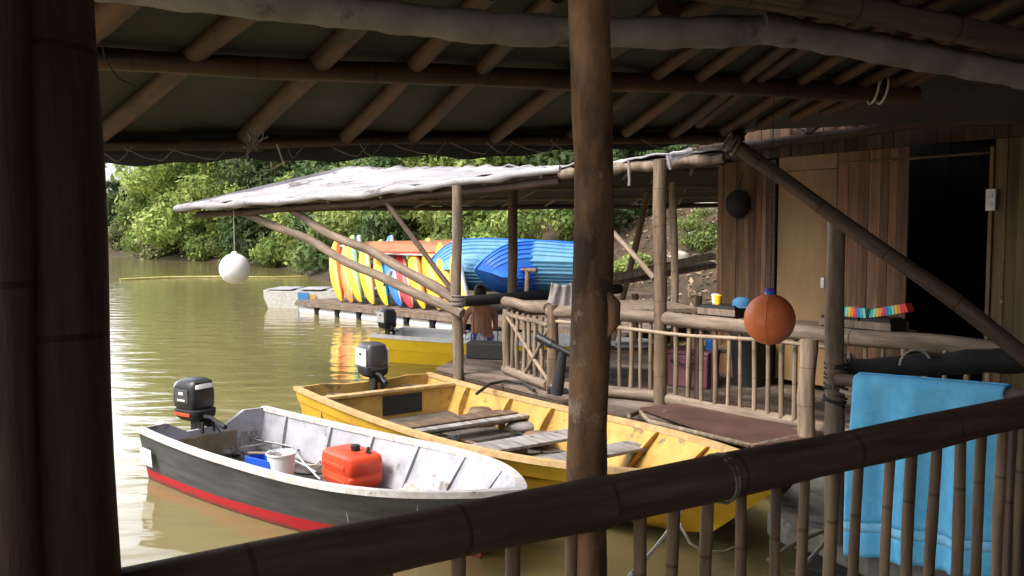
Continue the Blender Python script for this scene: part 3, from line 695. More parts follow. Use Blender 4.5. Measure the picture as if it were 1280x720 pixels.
pole('bottom_rail',B2+Vector((0,0,.05)),B3+Vector((.1,0,.04)),.06,M_log,fr,nodes=0,n=12,wob=.012)
pole('middle_rail',B0+Vector((0,0,.76)),B2+Vector((0,0,.75)),.018,M_bam_pale,fr,nodes=.3)
def bars(px0,px1,step,name='baluster'):
    px=px0
    while px<px1:
        # meet the base polyline
        k=(px-640)/FPX; seg=(B0,B1) if px<826 else (B1,B3)
        a,b=seg; t=(a.x-k*a.y)/(k*(b.y-a.y)-(b.x-a.x)); p=a+(b-a)*t
        pole(name,p+Vector((0,0,.08)),p+Vector((rnd.uniform(-.01,.01),0,.82)),rnd.uniform(.018,.024),M_bam_pale,fr,nodes=.3,n=8,wob=.005); px+=step*rnd.uniform(.93,1.07)
bars(776,818,13); bars(846,1020,16.6); bars(1058,1240,26)
pole('rail_post',B0+Vector((0,0,-.02)),B0+Vector((0,0,.93)),.06,M_bam,fr,nodes=.4)
p=G(1010,552,.5); pole('rail_post',p+Vector((0,.03,-.02)),P(1012,424,p.y+.03),.068,M_bam_pale,fr,nodes=.38,n=14)
lash('lashing',B1+T,(0,0,1),.075,M_rope_dk,fr,5,.006,spread=.09)
gt=tag(empty('railing_gate',(.1,9.9,.5)),'short twig gate with crossed sticks at the left end of the dock railing','gate')
g0=Vector((-.08,10.5,.5)); g1=B0+Vector((-.04,.06,0))
pole('gate_rail',g0+T+Vector((0,0,.02)),g1+T+Vector((0,0,.04)),.06,M_log,gt,nodes=0); pole('gate_rail',g0+Vector((0,0,.73)),g1+Vector((0,0,.70)),.03,M_log,gt,nodes=0)
pole('gate_rail',g0+Vector((0,0,.06)),g1+Vector((0,0,.06)),.055,M_log,gt,nodes=0)
for i in range(7):
    p=g0.lerp(g1,(i+.3)/7.2); pole('gate_bar',p+Vector((0,0,.06)),p+Vector((0,0,.78)),.024 if i else .05,M_bam_pale,gt,nodes=.3,n=8)
pole('gate_brace',g0+Vector((.0,-.03,.72)),g1+Vector((0,-.04,.12)),.022,M_bam_pale,gt,nodes=0); pole('gate_brace',g0.lerp(g1,.5)+Vector((.0,-.06,.12)),g1+Vector((0,-.06,.68)),.02,M_bam_pale,gt,nodes=0)
# flat wide rail / shelf from the gate back across
sh=tag(empty('serving_shelf',(.5,10.3,.5)),'weathered plank shelf running from the twig gate behind the centre post','shelf')
mb=MB(); mb.slab(Vector((-.12,10.75,1.33)),Vector((.43,9.25,1.33)),Vector((2.0,9.3,1.36)),Vector((1.8,10.4,1.36)),.035); put('shelf_board',mb,M_log,sh)
for q in((1.75,10.2),(1.9,9.4)): pole('shelf_leg',(q[0],q[1],.5),(q[0],q[1],1.33),.03,M_bam,sh)

# ------------------------------------------------------------------ dock canopy (hipped roof on posts)
can=tag(empty('dock_canopy',(-.5,11.5,.5)),'pale cloth covered hipped canopy on rough poles over the dock','canopy')
N0=P(225,261,12.5); N1=P(455,243,11.2); N2=P(700,212,10.0); N3=P(905,190,8.9)
R0=P(432,213,13.5); R1=P(700,211,12.6); R2=P(905,206,12.0); R2.z=3.10
F0=P(300,258,15.5); F1=P(600,256,15.5); F2=P(905,252,15.0)
def subd(rows,nu,nv,amp,z):
    # rows: list of polylines (bottom row, top row) -> sheet with sag noise
    out=[]
    def samp(pl,t):
        t*=len(pl)-1; i=min(int(t),len(pl)-2); return Vector(pl[i]).lerp(Vector(pl[i+1]),t-i)
    for i in range(nu+1):
        a=samp(rows[0],i/nu); b=samp(rows[1],i/nu); 
        out.append([a.lerp(b,j/nv)+Vector((0,0,z+amp*(noise.noise(Vector((i*.33,j*.35,z*9)))+.5*noise.noise(Vector((i*.9,j*.6,3+z*9))))-.04*math.sin(PI*j/nv))) for j in range(nv+1)])
    mb=MB(); mb.add([p for r in out for p in r],[(i*(nv+1)+j,(i+1)*(nv+1)+j,(i+1)*(nv+1)+j+1,i*(nv+1)+j+1) for i in range(nu) for j in range(nv)]); return mb
Np=[N0,N1,N2,N3]; Rp=[R0,R0.lerp(R1,.45),R1,R2]; Fp=[F0,F0.lerp(F1,.6),F1,F2]
for nm,rows,mt,z in(('roof_cloth',(Np,Rp),M_wrap_light,.05),('roof_cloth',(Fp[::-1],Rp[::-1]),M_wrap_light,.05),('roof_lining',(Np,Rp),M_thatch,.0),('roof_lining',(Fp[::-1],Rp[::-1]),M_thatch,.0)):
    o=put(nm,subd(rows,70,14,.045 if nm=='roof_cloth' else .02,z),mt,can,60); m_=o.modifiers.new('s','SOLIDIFY'); m_.thickness=.02
mb=MB(); mb.add([N0+Vector((0,0,.06)),R0+Vector((0,0,.06)),F0+Vector((0,0,.06)),N0,R0,F0],[(0,1,2),(5,4,3),(0,2,5,3),(1,0,3,4),(2,1,4,5)]); put('roof_end',mb,M_wrap_light,can)
# rolled near edge
def roll(pl,r,mat,name,off=Vector((0,0,.0)),k=14):
    pts=[];rad=[]
    for i in range(len(pl)-1):
        for j in range(k):
            t=j/k; pts.append(pl[i].lerp(pl[i+1],t)+off+Vector((0,0,.012*math.sin(i*5+j*1.3)))); rad.append(r*(1+.35*noise.noise(Vector((i*14+j,0,0))*.7)+.25*math.sin(j*2.7)))
    pts.append(pl[-1]+off); rad.append(r); mb=MB(); mb.tube(pts,rad,10); return put(name,mb,mat,can,60)
roll([N0+Vector((-.05,0,.0)),N1,N2],.045,M_wrap_light,'rolled_edge',Vector((0,-.03,.0)))
roll([N2,N3],.05,M_log,'eave_log',Vector((0,0,-.06)))
pole('eave_log',N0+Vector((.2,.15,-.08)),N1+Vector((0,.12,-.11)),.045,M_bam_dark,can,nodes=0)
pole('eave_log',N1+Vector((0,.12,-.11)),N2+Vector((0,.1,-.12)),.045,M_bam_dark,can,nodes=0)
pole('eave_log',F0+Vector((.1,0,-.06)),F1+Vector((0,0,-.06)),.04,M_bam_dark,can,nodes=0); pole('eave_log',F1+Vector((0,0,-.06)),F2+Vector((0,0,-.06)),.04,M_bam_dark,can,nodes=0)
for t in(.3,.6): 
    pole('purlin',F0.lerp(R0,t)+Vector((0,0,-.06)),F1.lerp(R1,t)+Vector((0,0,-.06)),.03,M_bam,can,nodes=.4); pole('purlin',F1.lerp(R1,t)+Vector((0,0,-.06)),F2.lerp(R2,t)+Vector((0,0,-.06)),.03,M_bam,can,nodes=.4)
for i in range(12):
    t=i/11; a=(F0.lerp(F1,t*2) if t<.5 else F1.lerp(F2,t*2-1)); b=(R0.lerp(R1,t*2) if t<.5 else R1.lerp(R2,t*2-1)); c=(N0.lerp(N1,t*3) if t<.333 else N1.lerp(N2,t*3-1) if t<.666 else N2.lerp(N3,t*3-2))
    pole('rafter',a+Vector((0,0,-.03)),b+Vector((0,0,-.03)),.026,M_bam,can,nodes=.4,n=8); pole('rafter',c+Vector((0,0,-.05)),b+Vector((0,0,-.03)),.026,M_bam,can,nodes=.4,n=8)
pA=G(573,468,.5); pole('post',pA+Vector((0,0,-.3)),P(571,232,pA.y),.068,M_log,can,r1=.058,nodes=0,wob=.015,seed=41)
pole('post',(0.02,12.2,.2),P(641,222,12.2),.066,M_bam,can,nodes=.5,wob=.012)
pole('post',G(826,506,.5)+Vector((0,.05,-.1)),P(825,200,B1.y+.05),.066,M_bam,can,nodes=.45,n=14,wob=.012)
pole('post',(1.92,10.3,.5),P(841,228,10.3),.045,M_bam_pale,can,nodes=.45)
pole('post',(1.55,14,.2),P(810,240,13.5),.05,M_bam,can,nodes=.45)
pole('long_brace',P(578,392,pA.y-.08),P(297,262,12.45),.062,M_log,can,r1=.055,nodes=0,wob=.03,seed=43)
pole('long_brace',P(576,378,pA.y+.06),P(352,256,12.1),.070,M_log,can,r1=.05,nodes=0,wob=.03,seed=44)
pole('thin_brace',P(576,378,pA.y+.02),P(480,248,11.2),.032,M_bam_dark,can,nodes=.4,wob=.01)
pole('short_brace',P(818,348,8.9),P(765,289,9.4),.028,M_bam_pale,can,nodes=.4)
lash('lashing',P(573,376,pA.y),(0,0,1),.085,M_rope_dk,can,7,.008,spread=.12)
lash('lashing',P(484,348,11.1),(1,0,-.5),.1,M_rope,can,3,.008,spread=.03)
mb=MB(); mb.slab(P(832,196,8.95),P(862,184,8.8),P(868,190,8.8),P(836,206,8.95),.01); cord(mb,P(834,194,8.9),P(838,212,8.9),0,.014,4); cord(mb,P(838,192,8.9),P(866,186,8.8),.01,.018,6,.01); put('torn_tarp_scrap',mb,M_wrap_light,can,60)
mb=MB(); cord(mb,P(785,200,9.3),P(787,232,9.3),0,.016,5,.01); put('hanging_strip',mb,M_wrap,can,60)
# horizontal dark beam behind the man and the plank beyond
bm=tag(empty('gangway_beam',P(650,366,11.6)),'long black horizontal beam behind the seated man','beam')
pole('beam',P(578,377,11.0),P(775,361,12.6),.07,M_rub,bm,nodes=0,wob=.004)
gp=tag(empty('stored_planks',(2.0,12.2,1.4)),'pale planks laid across behind the posts left of the hut','planks')
for i,(a,b) in enumerate([((765,352),(896,324)),((765,358),(896,335))]): 
    mb=MB(); A=P(*a,12.5+.3*i);B=P(*b,11.9+.3*i); mb.slab(A,B,B+Vector((0,.25,.02)),A+Vector((0,.25,.02)),.07); put('plank',mb,M_log,gp)
for q in((1.75,12.5),(2.6,12.2)): pole('trestle_leg',(q[0],q[1],.4),(q[0],q[1],1.32),.05,M_bam,gp)

# ------------------------------------------------------------------ boats
def boat(name,L,B,H,Hb,tb=.85,sm=.45,p=2.2,rake=.12,draft=.12,strakes=3,floor=.1,outer=None,inner=None,rim=None,floorm=None,ribs=(),thw=(),ribd=.035,ribw=.03,notch=.07,rimw=.035,lap=.012,keel_up=.0,cr0=.82,foredeck=None,rimh=.03,loc=(0,0,0),rz=0,rx=0,ry=0,transom_m=None):
    t=empty(name,loc,rz,rx,ry)
    ns=30; ss=[1-(1-i/ns)**1.35 for i in range(ns+1)]
    def b(s): return B/2*(tb+(1-tb)*math.sin(PI/2*s/sm)) if s<sm else B/2*(max(0,1-((s-sm)/(1-sm))**p))
    def hz(s): return H+(Hb-H)*s**2.2+.04*(1-s)**3
    def zc(s): return -draft*.2+(.45*Hb)*s**4
    def zk(s): return -draft+(keel_up+draft)*s**5
    def cr(s): return cr0-(cr0-.45)*s**2
    def X(s,v): return L*s*(1-rake*(1-v)*s)
    def pt(s,v,dy=0):   # v 0 keel .. .25 chine .. 1 sheer
        if v<=.25: f=v/.25; y=b(s)*cr(s)*f; z=zk(s)+(zc(s)-zk(s))*f
        else:
            f=(v-.25)/.75; y=b(s)*(cr(s)+(1-cr(s))*f**.8); z=zc(s)+(hz(s)-zc(s))*f
        return X(s,v),max(0,y+dy),z
    def outer_mesh():
        mb=MB(); vv=[(0,0),(.12,0),(.25,0)]
        for k in range(strakes):
            v1=.25+.75*(k+1)/strakes
            if k: vv.append((.25+.75*k/strakes,lap))
            vv.append((v1-.003 if k<strakes-1 else 1,0 if k==strakes-1 else -0.0))
        rows=[]
        for s in ss:
            r=[pt(s,v,dy if s<.97 else 0) for v,dy in vv]; rows.append([(x,y,z) for x,y,z in r][::-1]+[(x,-y,z) for x,y,z in r[1:]])
        mb.loft(rows,cap=False,closed=False); return mb
    o=put('hull',outer_mesh(),outer,t,25,world=False)
    th=.022
    def inn(s,z):      # inner half width at height z
        h=hz(s);c=zc(s); f=max(0,min(1,(z-c)/(h-c))); v=.25+.75*f; x,y,_=pt(s,v); return x,max(0,y-th)
    mb=MB()
    for sg in(1,-1):
        rows=[]
        for s in ss:
            lo=max(floor,min(zc(s)+.02,hz(s)-.05)); rows.append([(lambda q,z:(q[0],sg*q[1],z))(inn(s,z),z) for z in [lo+(hz(s)-lo)*j/4 for j in range(5)]])
        mb.loft(rows,cap=False,closed=False)
    put('lining',mb,inner,t,30,world=False)
    mb=MB(); rows=[]
    for s in ss:
        lo=max(floor,min(zc(s)+.02,hz(s)-.05)); x,y=inn(s,lo); rows.append([(x,y+.01,lo+.002),(x,0,lo+.002),(x,-y-.01,lo+.002)])
    mb.loft(rows,cap=False,closed=False); put('floor',mb,floorm,t,30,world=False)
    mb=MB(); ring=[]
    path=[(s,1) for s in ss]+[(s,-1) for s in ss[::-1][1:]]
    prev=None; rows=[]
    for s,sg in path:
        yo=b(s)+.016; yi=max(0,b(s)-rimw)
        x=X(s,1); h=hz(s)
        if s>.985: yi=0
        xo=x+(.02 if s>.9 else 0)*((s-.9)/.1); xi=x-(rimw if s>.9 else 0)*((s-.9)/.1)
        rows.append([(xo,sg*yo*(0 if s==1 else 1),h-rimh),(xo,sg*yo*(0 if s==1 else 1),h+.012),(xi,sg*yi,h+.012),(xi,sg*yi,h-rimh)])
    mb.loft(rows); put('gunwale',mb,rim,t,30,world=False)
    # transom
    bb=b(0); h0=hz(0); pts=[(-bb,h0),(-bb*cr(0),zc(0)),(0,zk(0)),(bb*cr(0),zc(0)),(bb,h0),(bb*.62,h0+.01),(.30*bb,h0-notch),(-.30*bb,h0-notch),(-bb*.62,h0+.01)]
    mb=MB(); n_=len(pts); vs=[(-.005,y,z) for y,z in pts]+[(.035,y,z) for y,z in pts]
    mb.add(vs,[tuple(range(n_)),tuple(range(2*n_-1,n_-1,-1))]+[(i,n_+i,n_+(i+1)%n_,(i+1)%n_) for i in range(n_)]); put('transom',mb,transom_m or inner,t,world=False)
    for s in ribs:
        for sg in(1,-1):
            mb=MB(); rows=[]
            for z in [floor+(hz(s)-.02-floor)*j/6 for j in range(7)]:
                x,y=inn(s,z); y+=.004; d=ribd*(.7+.5*math.sin(PI*(z-floor)/(hz(s)-floor)))
                rows.append([(x-ribw/2,sg*y,z),(x+ribw/2,sg*y,z),(x+ribw/2,sg*(y-d),z),(x-ribw/2,sg*(y-d),z)])
            mb.loft(rows); put('rib',mb,inner,t,30,world=False)
    for (s,w,z,mt) in thw:
        x,y=inn(s,z); mb=MB(); mb.box((x,0,z),(w,2*y+.0,.03)); mb.box((x-w/2+.02,0,z-.035),(.025,2*y-.04,.05)); put('thwart',mb,mt,t,world=False,bevel=.005)
    if foredeck:
        mb=MB(); rows=[]
        for s in ss:
            if s<foredeck: continue
            x=X(s,1); rows.append([(x,max(0,b(s)-.02),hz(s)-.01),(x,0,hz(s)+.0),(x,-max(0,b(s)-.02),hz(s)-.01)])
        mb.loft(rows,cap=False,closed=False); put('foredeck',mb,rim,t,30,world=False)
    t['_']=0; del t['_']
    t_fn=(X,b,hz,inn); return t,t_fn

def place_boat(stern,bow): # plan points
    d=Vector(bow)-Vector(stern); return math.atan2(d.y,d.x),d.length
def greyhull():
    m=noisy('grey_red_hull_paint',(.045,.048,.05),(.085,.09,.092),(2,2,14),.55,.3,7,.0,((.2,.2,.21),8,.66))
    t=m.node_tree; N=t.nodes; Lk=t.links; b=N['Principled BSDF']; old=b.inputs['Base Color'].links[0].from_socket
    tc=N.new('ShaderNodeTexCoord'); s=N.new('ShaderNodeSeparateXYZ'); Lk.new(tc.outputs['Object'],s.inputs[0])
    # red band follows the waterline, rising towards the bow
    r=N.new('ShaderNodeMapRange'); r.inputs[1].default_value=1.2; r.inputs[2].default_value=3.6; r.inputs[3].default_value=.10; r.inputs[4].default_value=.17; Lk.new(s.outputs[0],r.inputs[0])
    c=N.new('ShaderNodeMath'); c.operation='LESS_THAN'; Lk.new(s.outputs[2],c.inputs[0]); Lk.new(r.outputs[0],c.inputs[1])
    mx=N.new('ShaderNodeMix'); mx.data_type='RGBA'; mx.inputs[7].default_value=(.40,.016,.025,1); Lk.new(c.outputs[0],mx.inputs[0]); Lk.new(old,mx.inputs[6]); Lk.new(mx.outputs[2],b.inputs['Base Color']); return m
sN,sF=G(165,534,.45),G(340,512,.47); st=(sN+sF)/2; bw=G(652,608,.57)
rz,L=place_boat((st.x,st.y),(bw.x,bw.y))
grey,gf=boat('grey_skiff',L+.02,(sN-sF).length*1.08,.43,.55,tb=.93,sm=.35,p=4.2,rake=.10,draft=.10,strakes=1,floor=.07,outer=greyhull(),inner=M_wgel,rim=M_wrim,floorm=M_bilge,ribs=(.1,.27,.42,.57,.72,.86),notch=.10,loc=(st.x,st.y,0),rz=rz,ribd=.03,ribw=.035,rimw=.04,cr0=.86)
tag(grey,'small open boat with white inside, dark grey side and red stripe','boat')
X,b_,hz,inn=gf
# registration patch, transom details, stern side decks
mb=MB(); ys_=-(b_(.02)+.003); 
mb.slab((.05,-(b_(.012)*.985+.004),.17),(.27,-(b_(.07)*.985+.004),.17),(.27,-(b_(.07)+.006),.32),(.05,-(b_(.012)+.006),.32),.004); put('white_patch',mb,M_white,next(c for c in grey.children if c.name.startswith('hull')),world=False)
mb=MB(); mb.box((.03,0,.18),(.03,.62,.26)); put('motor_pad',mb,noisy('oil_stained_wood',(.27,.215,.15),(.15,.11,.07),(6,6,6),.6,.3,6,.0),grey,world=False,bevel=.01)
mb=MB(); mb.box((L-.30,0,.33),(.34,.9,.03)); put('bow_seat',mb,M_wgel,grey,world=False,bevel=.01)

def outboard(name,parent_loc,rz,label,style,tilt=0,s=1.0):
    t=tag(empty(name,parent_loc,rz,0,0),label,'outboard motor'); t.scale=(s,)*3
    # local: +x points aft, origin at transom top centre
    def rbox(cx,cz,lx,ly,z): return [(cx+lx*math.copysign(abs(math.cos(a))**.5,math.cos(a)),ly*math.copysign(abs(math.sin(a))**.5,math.sin(a)),z) for a in [2*PI*k/20 for k in range(20)]]
    mb=MB()
    prof=[(.16,.165,.14,.14),(.17,.19,.155,.17),(.175,.20,.16,.26),(.17,.185,.15,.37),(.15,.16,.13,.425),(.14,.11,.09,.45),(.13,.03,.03,.455)]
    mb.loft([rbox(cx,0,lx,ly,z) for cx,lx,ly,z in prof]); cw=put('cowl',mb,M_black if style=='dark' else M_dgrey,t,50,world=False)
    mb=MB(); mb.loft([rbox(.15,0,lx,ly,z) for lx,ly,z in[(.14,.11,.02),(.19,.15,.06),(.195,.16,.13),(.18,.15,.14)]]); put('lower_pan',mb,M_rub,t,50,world=False)
    for sg in(1,-1):
        mb=MB()
        if style=='dark': mb.box((.16,sg*.157,.28),(.20,.012,.14)); put('side_panel',mb,M_dgrey,cw,world=False,bevel=.01)
        else: mb.box((.17,sg*.155,.27),(.30,.02,.22)); put('side_panel',mb,M_white,cw,world=False,bevel=.012)
        mb=MB(); mb.box((.16,sg*.167,.31),(.07,.008,.03)); 
        if style=='dark': mb.box((.16,sg*.167,.24),(.12,.008,.02))
        put('side_mark',mb,M_white if style=='dark' else M_black,cw,world=False,bevel=.003)
    mb=MB(); mb.box((.16,0,.09),(.24,.322,.035)) if style=='dark' else mb.box((.16,0,.15),(.36,.318,.012)); put('stripe',mb,M_redp if style=='dark' else M_dgrey,t,world=False,bevel=.004)
    if style=='dark':
        mb=MB(); mb.loft([rbox(.175,0,.202,.14,.36),rbox(.17,0,.19,.135,.395),rbox(.165,0,.17,.118,.42)],cap=False); put('trim_band',mb,M_white,cw,50,world=False)
    mb=MB(); mb.box((.14,0,-.25),(.10,.07,.56),taper=1.1); mb.box((.14,0,-.62),(.16,.05,.22)); put('shaft',mb,M_rub,t,world=False,bevel=.015)
    mb=MB(); mb.box((.02,.07,-.08),(.07,.02,.26)); mb.box((.02,-.07,-.08),(.07,.02,.26)); mb.box((.05,0,-.02),(.08,.16,.05)); mb.box((-.05,.07,-.04),(.03,.025,.12)); mb.box((-.05,-.07,-.04),(.03,.025,.12)); put('clamp_bracket',mb,M_rub,t,world=False,bevel=.006)
    mb=MB(); mb.tube([(.02,.03,.07),(-.18,.06,.08),(-.34,.1,.05)],[.022,.02,.02],8); ti=put('tiller',mb,M_rub,t,50,world=False)
    mb=MB(); mb.tube([(-.34,.1,.05),(-.48,.13,.03)],[.025,.024],10); put('grip',mb,M_black,ti,50,world=False)
    mb=MB(); mb.box((.26,0,-.66),(.03,.03,.03)); 
    for k in range(3):
        a=k*2*PI/3; mb.box((.27,.07*math.cos(a),-.66+.07*math.sin(a)),(.02,.07,.05),Matrix.Rotation(a,3,'X')@Matrix.Rotation(.5,3,'Y'))
    put('propeller',mb,M_metal,t,world=False)
    return t
def boatpt(rz,loc,x,y,z): c,s=math.cos(rz),math.sin(rz); return Vector((loc[0]+x*c-y*s,loc[1]+x*s+y*c,z))
gl=grey.location
outboard('outboard_motor',boatpt(rz,gl,0,0,.42),rz+PI+.15,'black outboard motor with silver trim on the grey and red boat','dark',s=.9)

# things in the grey boat
def inboat(px,py,z=.08): return G(px,py,z)
tk=inboat(440,604,.09)
can_r=tag(empty('fuel_tank',tk,rz-.15),'red plastic fuel tank lying in the grey boat','fuel tank'); can_r.scale=(1.18,1.1,1.12)
def rb(lx,ly,z,e=.28): return [(lx*math.copysign(abs(math.cos(a))**e,math.cos(a)),ly*math.copysign(abs(math.sin(a))**e,math.sin(a)),z) for a in [2*PI*k/32 for k in range(32)]]
mb=MB(); mb.loft([rb(.19,.13,.0),rb(.215,.15,.03),rb(.22,.155,.09),rb(.214,.149,.1),rb(.214,.149,.115),rb(.22,.155,.125),rb(.22,.155,.19),rb(.212,.148,.232),rb(.19,.125,.25)]); put('tank_body',mb,M_redp,can_r,40,world=False)
mb=MB(); mb.box((0,-.153,.165),(.30,.02,.03)); mb.box((0,-.153,.06),(.30,.015,.02)); put('moulded_rib',mb,M_redp,can_r,world=False,bevel=.006)
mb=MB(); mb.lathe([(.035,0),(.038,.04),(.03,.045)],12,(.02,.02,.25)); put('cap',mb,M_black,can_r,40,world=False)
mb=MB(); mb.tube([(.13,.05,.24),(.15,.05,.29),(.17,.05,.25)],.012,6); put('hose_fitting',mb,M_black,can_r,40,world=False)
c=inboat(352,600,.09)
bk=tag(empty('bucket',c),'white plastic bucket in the grey boat','bucket')
mb=MB(); mb.lathe([(.001,0),(.10,0),(.118,.22),(.128,.225),(.128,.24),(.118,.24),(.098,.012),(.001,.012)],22); put('bucket_body',mb,M_white,bk,40,world=False)
mb=MB(); mb.tube([(.125*math.cos(a),.125*math.sin(a)*.3-.04,.23+.02*math.sin(a)) for a in [i*PI/10 for i in range(11)]],.004,5); put('bucket_handle',mb,M_metal,bk,40,world=False)
c=inboat(334,592,.12)
bx=tag(empty('blue_tray',c,rz+.1),'shallow blue plastic tray with a stick across it in the grey boat','tray')
mb=MB(); mb.box((0,0,.01),(.34,.2,.02)); 
for sx_,sy_,dx,dy in((0,.095,.34,.012),(0,-.095,.34,.012),(.165,0,.012,.18),(-.165,0,.012,.18)): mb.box((sx_,sy_,.085),(dx,dy,.13))
put('tray_body',mb,M_blue,bx,world=False,bevel=.004); pole('tray_stick',(-.18,-.06,.165),(.12,.05,.165),.012,M_bam_pale,bx,world=False)
cr=tag(empty('crab_gear',inboat(330,575,.1)),'tangle of grey metal rods and rope in the grey boat beside the far side','gear')
mb=MB()
for a,b in [((300,545),(430,570)),((310,540),(395,590)),((365,560),(400,600)),((350,548),(440,560)),((300,560),(360,548)),((330,585),(400,545))]: cord(mb,G(*a,.2),G(*b,.14),.01,.010,8,.004)
put('rod_bundle',mb,M_metal,cr,50)
mb=MB(); pts=[G(370+30*math.cos(a),570+13*math.sin(a*1.0)+4*math.sin(3*a),.11) for a in [i*.3 for i in range(42)]]; mb.tube(pts,.011,6); put('rope_coil',mb,M_rope,cr,50)
for i,(px,py,m,l) in enumerate([(515,612,M_rope,'crumpled pale cloth on the floor near the bow of the grey boat'),(555,610,M_rub,'black bailer lying near the bow of the grey boat'),(290,566,M_rub,'dark rag on the stern floor of the grey boat'),(482,590,M_rope_dk,'coil of grey rope beside the red fuel tank')]):
    c=G(px,py,.12 if i!=2 else .14); mb=MB(); rr=random.Random(i)
    rings=[]
    for j in range(7):
        a=-PI/2+PI*j/6; rings.append([(c[0]+.11*math.cos(a)*math.cos(k*PI/7)*rr.uniform(.6,1.2),c[1]+.09*math.cos(a)*math.sin(k*PI/7)*rr.uniform(.6,1.2),c[2]+.035*math.sin(a)*rr.uniform(.5,1.6)) for k in range(14)])
    mb.loft(rings); tag(put(['cloth_rag','bailer','oily_rag','rope_coil'][i],mb,m,smooth=70),l,['cloth','bailer','rag','rope'][i])

def scum(mat,z0=.035,amp=.07,c=(.05,.045,.03)):
    t=mat.node_tree; N=t.nodes; Lk=t.links; b=N['Principled BSDF']; old=b.inputs['Base Color'].links[0].from_socket
    tc=N.new('ShaderNodeTexCoord'); sp=N.new('ShaderNodeSeparateXYZ'); Lk.new(tc.outputs['Object'],sp.inputs[0])
    nz=N.new('ShaderNodeTexNoise'); nz.inputs['Scale'].default_value=7; nz.inputs['Detail'].default_value=5; Lk.new(tc.outputs['Object'],nz.inputs[0])
    ma=N.new('ShaderNodeMath'); ma.operation='MULTIPLY_ADD'; ma.inputs[1].default_value=-amp; Lk.new(nz.outputs[0],ma.inputs[0]); Lk.new(sp.outputs[2],ma.inputs[2])
    mr=N.new('ShaderNodeMapRange'); mr.inputs[1].default_value=z0-.5*amp-.012; mr.inputs[2].default_value=z0-.5*amp+.03; mr.inputs[3].default_value=.85; mr.inputs[4].default_value=0; Lk.new(ma.outputs[0],mr.inputs[0])
    mx=N.new('ShaderNodeMix'); mx.data_type='RGBA'; mx.inputs[7].default_value=(*c,1); Lk.new(mr.outputs[0],mx.inputs[0]); Lk.new(old,mx.inputs[6]); Lk.new(mx.outputs[2],b.inputs['Base Color'])
scum(next(c for c in grey.children if c.name.startswith('hull')).data.materials[0],.02,.05); scum(M_yel2,.05,.09)
# fuel hose and painter
mb=MB(); p0=boatpt(rz,gl,.10,.05,.40); pts=[p0,p0+Vector((.10,-.05,-.12)),boatpt(rz,gl,.45,.15,.10),boatpt(rz,gl,.85,.30,.095),boatpt(rz,gl,1.15,.20,.095),boatpt(rz,gl,1.35,.34,.10),tk+Vector((.0,.14,.16))]
for _ in range(3): pts=[pts[0]]+[q for a,b in zip(pts[:-1],pts[1:]) for q in (a.lerp(b,.25),a.lerp(b,.75))]+[pts[-1]]
mb.tube(pts,.009,6); tag(put('fuel_hose',mb,M_rub,smooth=60),'black fuel hose running from the black motor to the red tank','hose')
mb=MB(); pts=[boatpt(rz,gl,2.3+.25*math.cos(a)+.02*a,.05+.22*math.sin(a*1.3),.10+.004*a) for a in [k*.35 for k in range(40)]]; mb.tube(pts,.010,6); tag(put('loose_rope',mb,M_rope_dk,smooth=60),'loose grey rope snaking over the floor beyond the red tank','rope')
# yellow long boat
st=Vector((-1.74,10.35,0)); bw=G(994,598,.68)
rz,L=place_boat((st.x,st.y),(bw.x,bw.y))
yel,yf=boat('yellow_longboat',L,1.78,.41,.68,tb=.98,sm=.40,p=2.9,rake=.11,draft=.12,strakes=3,floor=.10,outer=M_yel2,inner=M_yel,rim=M_yrim,floorm=M_bilge,ribs=(.16,.30,.42,.55,.68,.80),ribd=.08,ribw=.03,notch=.02,
   thw=((.31,.24,.29,M_thwart_b),(.355,.12,.295,M_thwart),(.52,.32,.31,M_thwart),(.66,.28,.36,M_thwart)),loc=st,rz=rz,rimw=.045,cr0=.80,foredeck=.93,keel_up=.15)
tag(yel,'long open yellow wooden boat moored between the grey boat and the dock','boat')
mb=MB(); mb.box((.62,0,.25),(.05,1.66,.30)); put('stern_bulkhead',mb,M_yel,yel,world=False)
mb=MB(); mb.box((.649,.15,.25),(.012,.50,.22)); put('opening_shade_panel',mb,M_rub,yel,world=False)  # black panel for the shade of an opening; the bulkhead is not cut
mb=MB(); mb.box((.62,0,.41),(.11,1.7,.035)); put('bulkhead_cap',mb,M_yrim,yel,world=False,bevel=.005)
mb=MB(); mb.box((.33,0,.25),(.55,1.6,.02)); put('stern_deck',mb,M_bilge,yel,world=False)
outboard('outboard_motor',boatpt(rz,st,.30,.02,.50),rz+PI,'white and dark outboard motor on the long yellow boat','white',s=.92)
for i,(px,py,l) in enumerate([(400,488,'coil of dark line on the near side of the yellow stern'),(455,492,'black fuel hose coiled beside the white outboard motor'),(520,470,'rope heap on the far side of the yellow stern')]):
    c=[boatpt(rz,st,.30,-.45,.275),boatpt(rz,st,.42,.30,.275),boatpt(rz,st,.25,.52,.275)][i]; mb=MB(); mb.tube([c+Vector(((.14+.02*math.sin(4*a))*math.cos(a),(.1+.015*math.sin(3*a))*math.sin(a),.012*a*.4+.01)) for a in [k*.35 for k in range(50)]],.014,6); tag(put('line_coil',mb,[M_rope_dk,M_rub,M_rope_dk][i],smooth=60),l,'rope')
